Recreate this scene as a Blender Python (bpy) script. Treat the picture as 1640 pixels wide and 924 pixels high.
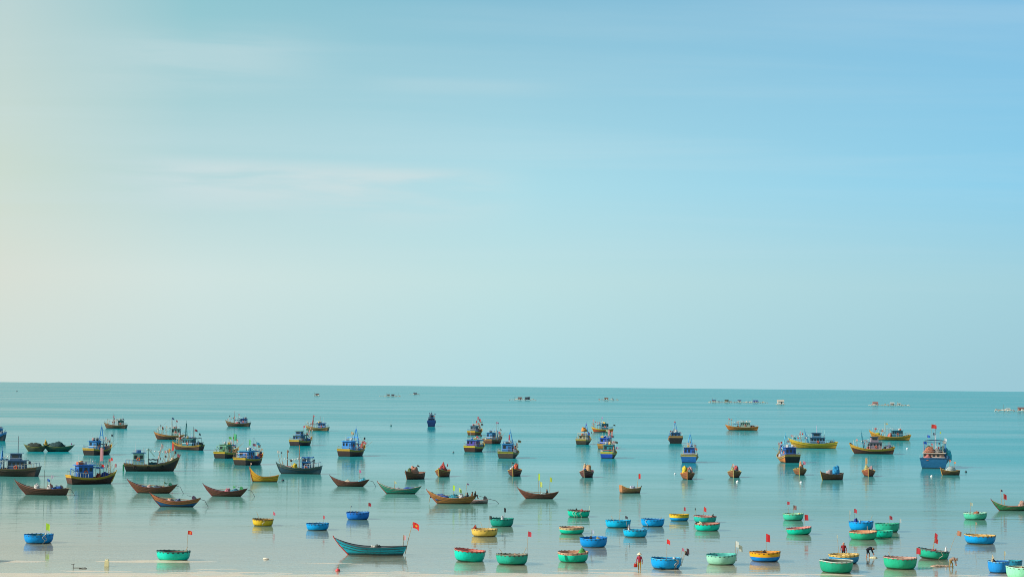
import bpy, math, random
from mathutils import Vector, Matrix, noise as mnoise

# ------------------------------------------------------------------ scene
for o in list(bpy.data.objects):
    bpy.data.objects.remove(o, do_unlink=True)
S = bpy.context.scene
COL = S.collection
R = math.radians

# ------------------------------------------------------------------ camera
IMG_W, IMG_H, FPX = 1640.0, 924.0, 3000.0          # photograph size, focal length in its pixels
K = FPX / 1900.0
CAM_H = 16.8                                       # metres above the water
PITCH = math.atan((618.8 - IMG_H / 2) / FPX)
ROLL = math.atan(15.5 / 1640.0)
FW = Vector((0, math.cos(PITCH), math.sin(PITCH)))
UP0 = Vector((0, -math.sin(PITCH), math.cos(PITCH)))
RT0 = Vector((1, 0, 0))
RT = RT0 * math.cos(ROLL) + UP0 * math.sin(ROLL)
UP = UP0 * math.cos(ROLL) - RT0 * math.sin(ROLL)
cd = bpy.data.cameras.new('camera')
cam = bpy.data.objects.new('camera', cd)
COL.objects.link(cam)
cd.sensor_width = 36.0
cd.lens = 36.0 * FPX / IMG_W
cd.clip_start = 0.5
cd.clip_end = 150000
m = Matrix((RT, UP, -FW)).transposed().to_4x4()
m.translation = Vector((0, 0, CAM_H))
cam.matrix_world = m
S.camera = cam

# ------------------------------------------------------------------ sky and sun
SUN_AZ, SUN_EL = R(108), R(32)                      # azimuth to the left of the view
SUN = Vector((-math.sin(SUN_AZ) * math.cos(SUN_EL), math.cos(SUN_AZ) * math.cos(SUN_EL), math.sin(SUN_EL)))


def lin(c):
    return tuple(((v / 255) / 12.92 if v / 255 <= 0.04045 else ((v / 255 + 0.055) / 1.055) ** 2.4) for v in c)


W = bpy.data.worlds.new('World')
S.world = W
W.use_nodes = True
nt = W.node_tree
nt.nodes.clear()


def node(nt, typ, **kw):
    n = nt.nodes.new(typ)
    for k, v in kw.items():
        setattr(n, k, v)
    return n


def math_node(nt, op, a, b=None, clamp=False):
    n = node(nt, 'ShaderNodeMath', operation=op, use_clamp=clamp)
    for i, v in enumerate((a, b)):
        if v is None:
            continue
        if isinstance(v, (int, float)):
            n.inputs[i].default_value = v
        else:
            nt.links.new(v, n.inputs[i])
    return n.outputs[0]


def mix_col(nt, fac, a, b, blend='MIX'):
    n = node(nt, 'ShaderNodeMix', data_type='RGBA', blend_type=blend)
    n.clamp_factor = True
    for i, v in ((0, fac), (6, a), (7, b)):
        if isinstance(v, (int, float)):
            n.inputs[i].default_value = v
        elif isinstance(v, tuple):
            n.inputs[i].default_value = (*v[:3], 1)
        else:
            nt.links.new(v, n.inputs[i])
    return n.outputs[2]


def map_range(nt, v, a, b, c=0.0, d=1.0, smooth=True):
    n = node(nt, 'ShaderNodeMapRange', interpolation_type='SMOOTHSTEP' if smooth else 'LINEAR')
    nt.links.new(v, n.inputs[0])
    for i, k in enumerate((a, b, c, d)):
        n.inputs[1 + i].default_value = k
    return n.outputs[0]


def ramp(nt, fac, stops, interp='LINEAR'):
    n = node(nt, 'ShaderNodeValToRGB')
    cr = n.color_ramp
    cr.interpolation = interp
    while len(cr.elements) < len(stops):
        cr.elements.new(0.5)
    for e, (p, c) in zip(cr.elements, stops):
        e.position = p
        e.color = (*c, 1) if len(c) == 3 else c
    nt.links.new(fac, n.inputs[0])
    return n.outputs[0]


sky = node(nt, 'ShaderNodeTexSky', sky_type='NISHITA')
sky.sun_disc = False
sky.sun_elevation = SUN_EL
sky.sun_rotation = math.atan2(SUN.x, SUN.y)
sky.air_density = 1.0
sky.dust_density = 2.0
sky.ozone_density = 1.5
sky.altitude = 10
tc = node(nt, 'ShaderNodeTexCoord')
sep = node(nt, 'ShaderNodeSeparateXYZ')
nt.links.new(tc.outputs['Generated'], sep.inputs[0])
# horizontal cosine between the looking direction and the sun
hv = node(nt, 'ShaderNodeVectorMath', operation='MULTIPLY')
nt.links.new(tc.outputs['Generated'], hv.inputs[0])
hv.inputs[1].default_value = (1, 1, 0)
hn = node(nt, 'ShaderNodeVectorMath', operation='NORMALIZE')
nt.links.new(hv.outputs[0], hn.inputs[0])
dp = node(nt, 'ShaderNodeVectorMath', operation='DOT_PRODUCT')
nt.links.new(hn.outputs[0], dp.inputs[0])
dp.inputs[1].default_value = Vector((SUN.x, SUN.y, 0)).normalized()
c_sun = dp.outputs['Value']
elev = math_node(nt, 'MAXIMUM', sep.outputs['Z'], 0.0)
# high thin haze: pale at the horizon, cream on the sun side, blue away from it
SKY_E = tuple(math.sin(PITCH + math.atan((IMG_H / 2 - y) / FPX)) for y in (600, 450, 300, 0))                # sine of elevation at photo rows 600, 450, 300, 0
SKY_SUNWARD = ((206, 221, 216), (215, 222, 212), (202, 218, 207), (184, 210, 211))
SKY_HALF = ((197, 220, 220), (207, 226, 223), (180, 214, 217), (143, 197, 207))
SKY_MIDDLE = ((177, 218, 225), (189, 223, 225), (172, 219, 230), (132, 189, 212))
SKY_AWAY = ((156, 201, 214), (162, 208, 220), (140, 205, 233), (126, 188, 224))


def sky_ramp(cols):
    top = lin(cols[-1])
    zen = tuple(a * b for a, b in zip(top, (0.30, 0.42, 0.62)))
    st = [(0.0, lin(cols[0]))] + [(e, lin(c)) for e, c in zip(SKY_E, cols)] + [(0.75, zen)]
    return ramp(nt, elev, st, 'B_SPLINE' if False else 'LINEAR')


CA = math.cos(SUN_AZ - math.atan(820 / FPX)), math.cos(SUN_AZ), math.cos(SUN_AZ + math.atan(820 / FPX)), math.cos(SUN_AZ - math.atan(520 / FPX))
right_mid = map_range(nt, c_sun, CA[2], CA[1], smooth=False)
mid_half = map_range(nt, c_sun, CA[1], CA[3], smooth=False)
half_left = map_range(nt, c_sun, CA[3], CA[0], smooth=False)
veil = mix_col(nt, right_mid, sky_ramp(SKY_AWAY), sky_ramp(SKY_MIDDLE))
veil = mix_col(nt, mid_half, veil, sky_ramp(SKY_HALF))
veil = mix_col(nt, half_left, veil, sky_ramp(SKY_SUNWARD))
glow = map_range(nt, c_sun, CA[0], 1.0, 0.0, 0.5)
veil = mix_col(nt, glow, veil, (0.86, 0.86, 0.78))
# faint cirrus streaks in a flat high layer
zz = math_node(nt, 'ADD', elev, 0.06)
pv = node(nt, 'ShaderNodeCombineXYZ')
nt.links.new(math_node(nt, 'DIVIDE', sep.outputs['X'], zz), pv.inputs[0])
nt.links.new(math_node(nt, 'DIVIDE', sep.outputs['Y'], zz), pv.inputs[1])
mp = node(nt, 'ShaderNodeMapping')
mp.inputs['Scale'].default_value = (0.42, 1.7, 1)
mp.inputs['Rotation'].default_value = (0, 0, R(-4))
nt.links.new(pv.outputs[0], mp.inputs[0])
cn = node(nt, 'ShaderNodeTexNoise')
cn.inputs['Scale'].default_value = 0.9
cn.inputs['Detail'].default_value = 7
cn.inputs['Roughness'].default_value = 0.52
cn.inputs['Distortion'].default_value = 0.5
nt.links.new(mp.outputs[0], cn.inputs['Vector'])
cirrus = map_range(nt, cn.outputs[0], 0.44, 0.80, 0.0, 0.24)
cirrus = math_node(nt, 'MULTIPLY', cirrus, map_range(nt, elev, 0.03, 0.12))
veil = mix_col(nt, cirrus, veil, (0.62, 0.76, 0.80))
# three thin cloud streaks, each at its own bearing and height
uu = math_node(nt, 'DIVIDE', sep.outputs['X'], math_node(nt, 'MAXIMUM', sep.outputs['Y'], 0.05))
for (u0, u1, u2, u3, e0, ew, eh, amp, tilt, sd) in ((-0.33, -0.20, -0.09, 0.03, 0.1405, 0.026, 0.010, 1.0, 0.015, 0.0), (-0.36, -0.24, -0.20, -0.10, 0.232, 0.022, 0.020, 0.45, -0.05, 4.0), (-0.13, -0.06, -0.02, 0.06, 0.206, 0.006, 0.005, 0.22, 0.02, 9.0)):
    u0, u1, u2, u3, e0, ew, eh = [v * 2300 / FPX for v in (u0, u1, u2, u3, e0, ew, eh)]
    ec = math_node(nt, 'ADD', math_node(nt, 'MULTIPLY', uu, -tilt), e0)
    de = math_node(nt, 'SUBTRACT', elev, ec)
    cv = node(nt, 'ShaderNodeCombineXYZ')
    nt.links.new(math_node(nt, 'MULTIPLY', uu, 6.5), cv.inputs[0])
    nt.links.new(math_node(nt, 'MULTIPLY', elev, 55.0), cv.inputs[1])
    cv.inputs[2].default_value = sd
    wn = node(nt, 'ShaderNodeTexNoise')
    wn.inputs['Scale'].default_value = 1.5
    wn.inputs['Detail'].default_value = 6
    wn.inputs['Roughness'].default_value = 0.55
    wn.inputs['Distortion'].default_value = 0.3
    nt.links.new(cv.outputs[0], wn.inputs['Vector'])
    mk = math_node(nt, 'MULTIPLY', map_range(nt, uu, u0, u1), map_range(nt, uu, u2, u3, 1.0, 0.0))
    mk = math_node(nt, 'MULTIPLY', mk, map_range(nt, de, -ew * 1.6, -ew * 0.1))
    mk = math_node(nt, 'MULTIPLY', mk, map_range(nt, de, eh * 0.2, eh * 1.5, 1.0, 0.0))
    mk = math_node(nt, 'MULTIPLY', mk, map_range(nt, wn.outputs[0], 0.32, 0.62, 0.15, 0.85 * amp))
    veil = mix_col(nt, mk, veil, lin((204, 222, 224)))
bgsky = node(nt, 'ShaderNodeBackground')
nt.links.new(sky.outputs[0], bgsky.inputs[0])
bgsky.inputs[1].default_value = 0.10
bgveil = node(nt, 'ShaderNodeBackground')
nt.links.new(veil, bgveil.inputs[0])
bgveil.inputs[1].default_value = 1.03
mx = node(nt, 'ShaderNodeMixShader')
nt.links.new(map_range(nt, elev, 0.26, 0.9, 0.97, 0.15), mx.inputs[0])
nt.links.new(bgsky.outputs[0], mx.inputs[1])
nt.links.new(bgveil.outputs[0], mx.inputs[2])
wo = node(nt, 'ShaderNodeOutputWorld')
nt.links.new(mx.outputs[0], wo.inputs[0])

sl = bpy.data.lights.new('sun', 'SUN')
sl.energy = 5.0
sl.angle = R(0.6)
sl.color = (1.0, 0.965, 0.90)
so = bpy.data.objects.new('sun', sl)
COL.objects.link(so)
so.rotation_euler = (-SUN).to_track_quat('-Z', 'Y').to_euler()
so.location = (-60, -30, 60)

S.view_settings.view_transform = 'Standard'
S.view_settings.look = 'None'
S.view_settings.exposure = 0.0
S.view_settings.gamma = 1.0
S.view_settings.use_curve_mapping = False
S.render.engine = 'CYCLES'
S.cycles.max_bounces = 6
S.cycles.transparent_max_bounces = 8
S.cycles.use_denoising = True
S.cycles.filter_width = 1.0
S.cycles.caustics_reflective = False
S.cycles.caustics_refractive = False


# ------------------------------------------------------------------ helpers
def ground(px, py, z=0.0):
    """the point at height z that the photograph shows at pixel (px, py)"""
    d = FW + RT * ((px - IMG_W / 2) / FPX) + UP * (-(py - IMG_H / 2) / FPX)
    t = (z - CAM_H) / d.z
    return Vector((0, 0, CAM_H)) + d * t


def ppm(p):
    return FPX / (p - Vector((0, 0, CAM_H))).dot(FW)


class MB:
    def __init__(self):
        self.v, self.f, self.m = [], [], []

    def add(self, vs, fs, mi=0):
        b = len(self.v)
        self.v += [tuple(p) for p in vs]
        self.f += [tuple(i + b for i in f) for f in fs]
        self.m += [mi] * len(fs)
        return self

    def box(self, c, s, rz=0.0, taper=1.0):
        cx, cy, cz = c
        hx, hy, hz = s[0] / 2, s[1] / 2, s[2] / 2
        vs = []
        for z, k in ((-hz, 1.0), (hz, taper)):
            for x, y in ((-hx, -hy), (hx, -hy), (hx, hy), (-hx, hy)):
                x, y = x * k, y * k
                vs.append((cx + x * math.cos(rz) - y * math.sin(rz), cy + x * math.sin(rz) + y * math.cos(rz), cz + z))
        return self.add(vs, [(0, 3, 2, 1), (4, 5, 6, 7), (0, 1, 5, 4), (1, 2, 6, 5), (2, 3, 7, 6), (3, 0, 4, 7)])

    def tube(self, pts, r, n=6, r2=None, closed=False):
        pts = [Vector(p) for p in pts]
        k = len(pts)
        vs, fs = [], []
        for i, p in enumerate(pts):
            a = pts[(i - 1) % k] if (closed or i > 0) else p
            b = pts[(i + 1) % k] if (closed or i < k - 1) else p
            d = (b - a).normalized()
            q = d.to_track_quat('Z', 'Y')
            rr = r if r2 is None else r + (r2 - r) * i / max(1, k - 1)
            for j in range(n):
                an = 2 * math.pi * j / n
                vs.append(p + q @ Vector((math.cos(an) * rr, math.sin(an) * rr, 0)))
        if closed:                                   # align the rings around a closed loop
            vs = []
            for i, p in enumerate(pts):
                d = (pts[(i + 1) % k] - pts[i - 1]).normalized()
                s = d.cross(Vector((0, 0, 1))).normalized()
                u = s.cross(d)
                for j in range(n):
                    an = 2 * math.pi * j / n
                    vs.append(p + s * math.cos(an) * r + u * math.sin(an) * r)
        for i in range(k if closed else k - 1):
            for j in range(n):
                i2 = (i + 1) % k
                fs.append((i * n + j, i * n + (j + 1) % n, i2 * n + (j + 1) % n, i2 * n + j))
        if not closed:
            fs.append(tuple(range(n))[::-1])
            fs.append(tuple((k - 1) * n + j for j in range(n)))
        return self.add(vs, fs)

    def lathe(self, prof, n=28, c=(0, 0, 0), sx=1.0, sy=1.0):
        vs, fs = [], []
        for r, z in prof:
            for j in range(n):
                a = 2 * math.pi * j / n
                vs.append((c[0] + r * math.cos(a) * sx, c[1] + r * math.sin(a) * sy, c[2] + z))
        for i in range(len(prof) - 1):
            for j in range(n):
                fs.append((i * n + j, i * n + (j + 1) % n, (i + 1) * n + (j + 1) % n, (i + 1) * n + j))
        return self.add(vs, fs)

    def build(self, name, mat, parent=None, smooth=False, weld=False):
        me = bpy.data.meshes.new(name)
        me.from_pydata(self.v, [], self.f)
        mats = mat if isinstance(mat, (list, tuple)) else [mat]
        for mm in mats:
            me.materials.append(mm)
        if len(mats) > 1:
            me.polygons.foreach_set('material_index', self.m)
        if smooth:
            me.polygons.foreach_set('use_smooth', [True] * len(me.polygons))
        me.update()
        o = bpy.data.objects.new(name, me)
        COL.objects.link(o)
        if parent is not None:
            o.parent = parent
        return o


def tag(o, label=None, cat=None, group=None, kind=None):
    if label:
        n = len(label.split())
        if not 4 <= n <= 16:
            print('LABEL LENGTH', n, label)
        o['label'] = label
    if cat:
        o['category'] = cat
    if group:
        o['group'] = group
    if kind:
        o['kind'] = kind
    return o


def empty(name, loc, rz=0.0, rot=None):
    o = bpy.data.objects.new(name, None)
    COL.objects.link(o)
    o.location = loc
    o.rotation_euler = rot if rot else (0, 0, rz)
    o.empty_display_size = 0.3
    return o


# ------------------------------------------------------------------ materials
MATS = {}


def new_mat(name):
    mt = bpy.data.materials.new(name)
    mt.use_nodes = True
    t = mt.node_tree
    return mt, t, t.nodes['Principled BSDF']


def obj_noise(t, scale, detail=4.0, rough=0.6, sc3=None, loc_random=True):
    co = node(t, 'ShaderNodeTexCoord')
    v = co.outputs['Object']
    if loc_random:
        oi = node(t, 'ShaderNodeObjectInfo')
        cx = node(t, 'ShaderNodeVectorMath', operation='ADD')
        t.links.new(v, cx.inputs[0])
        cb = node(t, 'ShaderNodeCombineXYZ')
        rnd = math_node(t, 'MULTIPLY', oi.outputs['Random'], 57.0)
        t.links.new(rnd, cb.inputs[0])
        t.links.new(rnd, cb.inputs[1])
        t.links.new(cb.outputs[0], cx.inputs[1])
        v = cx.outputs[0]
    if sc3:
        mpn = node(t, 'ShaderNodeMapping')
        mpn.inputs['Scale'].default_value = sc3
        t.links.new(v, mpn.inputs[0])
        v = mpn.outputs[0]
    n = node(t, 'ShaderNodeTexNoise')
    n.inputs['Scale'].default_value = scale
    n.inputs['Detail'].default_value = detail
    n.inputs['Roughness'].default_value = rough
    t.links.new(v, n.inputs['Vector'])
    return n.outputs[0]


def paint(rgb, wear=0.35, rough=0.5, dirt=(70, 58, 46), bump=0.3):
    """weathered boat paint: patches of faded colour, vertical rust and dirt runs"""
    key = ('paint', rgb, wear, rough, dirt)
    if key in MATS:
        return MATS[key]
    mt, t, b = new_mat('boat_paint')
    base = lin(rgb)
    fade = tuple(min(1, v * 0.85 + 0.05) for v in base)
    n1 = obj_noise(t, 1.3, 5)
    n2 = obj_noise(t, 2.2, 6, 0.65, (2.2, 2.2, 0.5))
    n3 = obj_noise(t, 14, 3)
    c = mix_col(t, map_range(t, n1, 0.42, 0.75, 0.0, 0.55 * wear + 0.1), base, fade)
    c = mix_col(t, map_range(t, n2, 0.52, 0.74, 0.0, wear), c, lin(dirt))
    c = mix_col(t, map_range(t, n3, 0.60, 0.75, 0.0, wear * 0.6), c, tuple(v * 0.5 for v in base))
    t.links.new(c, b.inputs['Base Color'])
    b.inputs['Roughness'].default_value = rough
    bp = node(t, 'ShaderNodeBump')
    bp.inputs['Strength'].default_value = bump
    bp.inputs['Distance'].default_value = 0.02
    t.links.new(n3, bp.inputs['Height'])
    t.links.new(bp.outputs[0], b.inputs['Normal'])
    MATS[key] = mt
    return mt


def plank_paint(rgb, wear=0.5):
    """tarred or oiled planked hull: strakes along the length, contact shadow and wet weed painted at the waterline"""
    key = ('plank', rgb, wear)
    if key in MATS:
        return MATS[key]
    mt, t, b = new_mat('planked_hull')
    base = tuple(v * 0.82 for v in lin(rgb))
    co = node(t, 'ShaderNodeTexCoord')
    sp = node(t, 'ShaderNodeSeparateXYZ')
    t.links.new(co.outputs['Object'], sp.inputs[0])
    n1 = obj_noise(t, 1.6, 6, 0.65, (0.5, 1, 3.0))
    n2 = obj_noise(t, 3.0, 6, 0.65, (2.4, 2.4, 0.5))
    n3 = obj_noise(t, 9, 4)
    c = mix_col(t, map_range(t, n1, 0.35, 0.72, 0.0, 0.6), base, tuple(min(1, v * 1.4 + 0.01) for v in base))
    c = mix_col(t, map_range(t, n2, 0.52, 0.72, 0.0, wear), c, tuple(v * 0.38 for v in base))
    c = mix_col(t, map_range(t, n3, 0.62, 0.78, 0.0, 0.5), c, lin((150, 130, 105)))
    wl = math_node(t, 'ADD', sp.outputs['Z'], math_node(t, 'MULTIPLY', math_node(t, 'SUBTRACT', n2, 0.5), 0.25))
    c = mix_col(t, map_range(t, wl, 0.10, 0.30, 0.85, 0.0), c, lin((34, 34, 26)))     # hull's contact shadow painted into the colour, mixed with wet weed
    t.links.new(c, b.inputs['Base Color'])
    b.inputs['Roughness'].default_value = 0.62
    wv = math_node(t, 'PINGPONG', sp.outputs['Z'], 0.09)
    seam = map_range(t, wv, 0.0, 0.014)
    bp = node(t, 'ShaderNodeBump')
    bp.inputs['Strength'].default_value = 0.6
    bp.inputs['Distance'].default_value = 0.03
    t.links.new(seam, bp.inputs['Height'])
    t.links.new(bp.outputs[0], b.inputs['Normal'])
    MATS[key] = mt
    return mt


def coracle_paint(rgb, woven=0.35):
    """thick resin paint over woven bamboo"""
    key = ('coracle', rgb)
    if key in MATS:
        return MATS[key]
    mt, t, b = new_mat('coracle_resin')
    base = lin(rgb)
    n1 = obj_noise(t, 1.6, 5)
    n2 = obj_noise(t, 2.6, 6, 0.65, (3, 3, 0.6))
    c = mix_col(t, map_range(t, n1, 0.4, 0.75, 0.0, 0.35), base, tuple(min(1, v * 0.92 + 0.018) for v in base))
    c = mix_col(t, map_range(t, n2, 0.50, 0.72, 0.0, 0.5), c, tuple(v * 0.5 for v in base))
    n4 = obj_noise(t, 7, 5)
    c = mix_col(t, map_range(t, n4, 0.64, 0.74, 0.0, 0.4), c, lin((96, 92, 76)))
    co = node(t, 'ShaderNodeTexCoord')
    spz = node(t, 'ShaderNodeSeparateXYZ')
    t.links.new(co.outputs['Object'], spz.inputs[0])
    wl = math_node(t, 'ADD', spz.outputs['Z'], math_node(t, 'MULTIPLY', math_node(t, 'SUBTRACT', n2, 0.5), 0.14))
    c = mix_col(t, map_range(t, wl, 0.03, 0.13, 0.8, 0.0), c, lin((30, 40, 34)))      # painted contact shadow where the bowl meets the water, plus wet stain
    t.links.new(c, b.inputs['Base Color'])
    b.inputs['Roughness'].default_value = 0.42
    b.inputs['Specular IOR Level'].default_value = 0.28
    w1 = node(t, 'ShaderNodeTexWave', wave_type='RINGS', rings_direction='Z')
    w1.inputs['Scale'].default_value = 4.0
    w1.inputs['Distortion'].default_value = 1.0
    t.links.new(co.outputs['Object'], w1.inputs['Vector'])
    hsum = math_node(t, 'ADD', math_node(t, 'MULTIPLY', w1.outputs['Fac'], 0.2), n1)
    bp = node(t, 'ShaderNodeBump')
    bp.inputs['Strength'].default_value = woven
    bp.inputs['Distance'].default_value = 0.04
    t.links.new(hsum, bp.inputs['Height'])
    t.links.new(bp.outputs[0], b.inputs['Normal'])
    MATS[key] = mt
    return mt


def cloth(rgb):
    key = ('cloth', rgb)
    if key in MATS:
        return MATS[key]
    mt, t, b = new_mat('flag_cloth')
    base = lin(rgb)
    n = obj_noise(t, 5, 4)
    c = mix_col(t, map_range(t, n, 0.4, 0.75, 0.0, 0.5), base, tuple(min(1, v * 0.75 + 0.05) for v in base))
    t.links.new(c, b.inputs['Base Color'])
    b.inputs['Roughness'].default_value = 0.8
    tr = node(t, 'ShaderNodeBsdfTranslucent')
    t.links.new(c, tr.inputs[0])
    ms = node(t, 'ShaderNodeMixShader')
    ms.inputs[0].default_value = 0.5
    t.links.new(b.outputs[0], ms.inputs[1])
    t.links.new(tr.outputs[0], ms.inputs[2])
    t.links.new(ms.outputs[0], t.nodes['Material Output'].inputs[0])
    MATS[key] = mt
    return mt


def netting(rgb):
    key = ('net', rgb)
    if key in MATS:
        return MATS[key]
    mt, t, b = new_mat('netting')
    base = lin(rgb)
    n = obj_noise(t, 6, 8, 0.75)
    n2 = obj_noise(t, 22, 3, 0.7)
    c = mix_col(t, map_range(t, n, 0.38, 0.66), tuple(v * 0.35 for v in base), tuple(min(1, v * 1.25 + 0.02) for v in base))
    t.links.new(c, b.inputs['Base Color'])
    b.inputs['Roughness'].default_value = 0.9
    bp = node(t, 'ShaderNodeBump')
    bp.inputs['Strength'].default_value = 1.0
    bp.inputs['Distance'].default_value = 0.06
    t.links.new(n2, bp.inputs['Height'])
    t.links.new(bp.outputs[0], b.inputs['Normal'])
    MATS[key] = mt
    return mt


def plain(rgb, rough=0.6, name='plain', metal=0.0):
    key = ('plain', rgb, rough, name)
    if key in MATS:
        return MATS[key]
    mt, t, b = new_mat(name)
    base = lin(rgb)
    n = obj_noise(t, 8, 4)
    c = mix_col(t, map_range(t, n, 0.4, 0.7, 0.0, 0.35), base, tuple(v * 0.6 for v in base))
    t.links.new(c, b.inputs['Base Color'])
    b.inputs['Roughness'].default_value = rough
    b.inputs['Metallic'].default_value = metal
    MATS[key] = mt
    return mt


def glass():
    if 'glass' in MATS:
        return MATS['glass']
    mt, t, b = new_mat('dark_window_glass')
    n = obj_noise(t, 3, 2)
    t.links.new(mix_col(t, n, (0.012, 0.018, 0.022), (0.03, 0.045, 0.05)), b.inputs['Base Color'])
    b.inputs['Roughness'].default_value = 0.08
    MATS['glass'] = mt
    return mt


BAMBOO = (176, 150, 104)
ROPE = (205, 198, 178)
RUST = (96, 62, 44)
WOOD = (128, 92, 60)

# ------------------------------------------------------------------ water, seabed, beach
SHORE_Y = 107.2 * K


def seabed_z(x, y):
    edge = SHORE_Y + 0.7 * math.sin(x * 0.11 + 0.6) + 0.5 * math.sin(x * 0.043 + 2.0) + 0.06 * x
    d = y - edge
    if d > 12:
        z = -0.090 - 0.018 * (d - 12)
    else:
        z = -0.0075 * d if d > 0 else -0.018 * d
    z = max(z, -7.0)
    # a low sand bar along the left half of the shore
    bar = 112.6 * K + 0.5 * math.sin(x * 0.16) + 0.02 * (x + 30)
    w = 0.5 - 0.5 * math.tanh((x + 17) / 8.0)
    z += 0.15 * w * math.exp(-((y - bar) / 1.1) ** 2) * (0.75 + 0.4 * math.sin(x * 0.37 + 1.0))
    n = mnoise.noise(Vector((x * 0.13, y * 0.65, 3.1))) * 0.050 + mnoise.noise(Vector((x * 0.5, y * 1.9, 9.4))) * 0.026
    fade = max(0.0, 1 - abs(d - 5) / 17)
    return z + n * (0.3 + 0.7 * fade)


def build_seabed():
    xs = [-3000, -600, -150] + [-85 + i * 0.55 for i in range(311)] + [150, 600, 3000]
    ys = [-60, -20, 20, 60, 100, 130, 145, 152] + [157 + i * 0.3 for i in range(120)] + [194 + i * 3 for i in range(20)] + [260, 300, 400, 550, 900, 1800]
    vs = [(x, y, seabed_z(x, y)) for y in ys for x in xs]
    nx = len(xs)
    fs = [(j * nx + i, j * nx + i + 1, (j + 1) * nx + i + 1, (j + 1) * nx + i) for j in range(len(ys) - 1) for i in range(nx - 1)]
    mt, t, b = new_mat('wet_sand')
    co = node(t, 'ShaderNodeTexCoord')
    n = node(t, 'ShaderNodeTexNoise')
    n.inputs['Scale'].default_value = 0.35
    n.inputs['Detail'].default_value = 8
    t.links.new(co.outputs['Object'], n.inputs['Vector'])
    n2 = node(t, 'ShaderNodeTexNoise')
    n2.inputs['Scale'].default_value = 7
    n2.inputs['Detail'].default_value = 5
    t.links.new(co.outputs['Object'], n2.inputs['Vector'])
    c = mix_col(t, map_range(t, n.outputs[0], 0.3, 0.7), lin((206, 186, 154)), lin((222, 203, 172)))
    c = mix_col(t, map_range(t, n2.outputs[0], 0.58, 0.75, 0, 0.5), c, lin((186, 166, 136)))
    t.links.new(c, b.inputs['Base Color'])
    t.links.new(map_range(t, n.outputs[0], 0.35, 0.65, 0.18, 0.40), b.inputs['Roughness'])
    bp = node(t, 'ShaderNodeBump')
    bp.inputs['Strength'].default_value = 0.35
    bp.inputs['Distance'].default_value = 0.03
    t.links.new(n2.outputs[0], bp.inputs['Height'])
    t.links.new(bp.outputs[0], b.inputs['Normal'])
    o = MB().add(vs, fs).build('sand', mt, smooth=True)
    tag(o, kind='structure')


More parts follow.
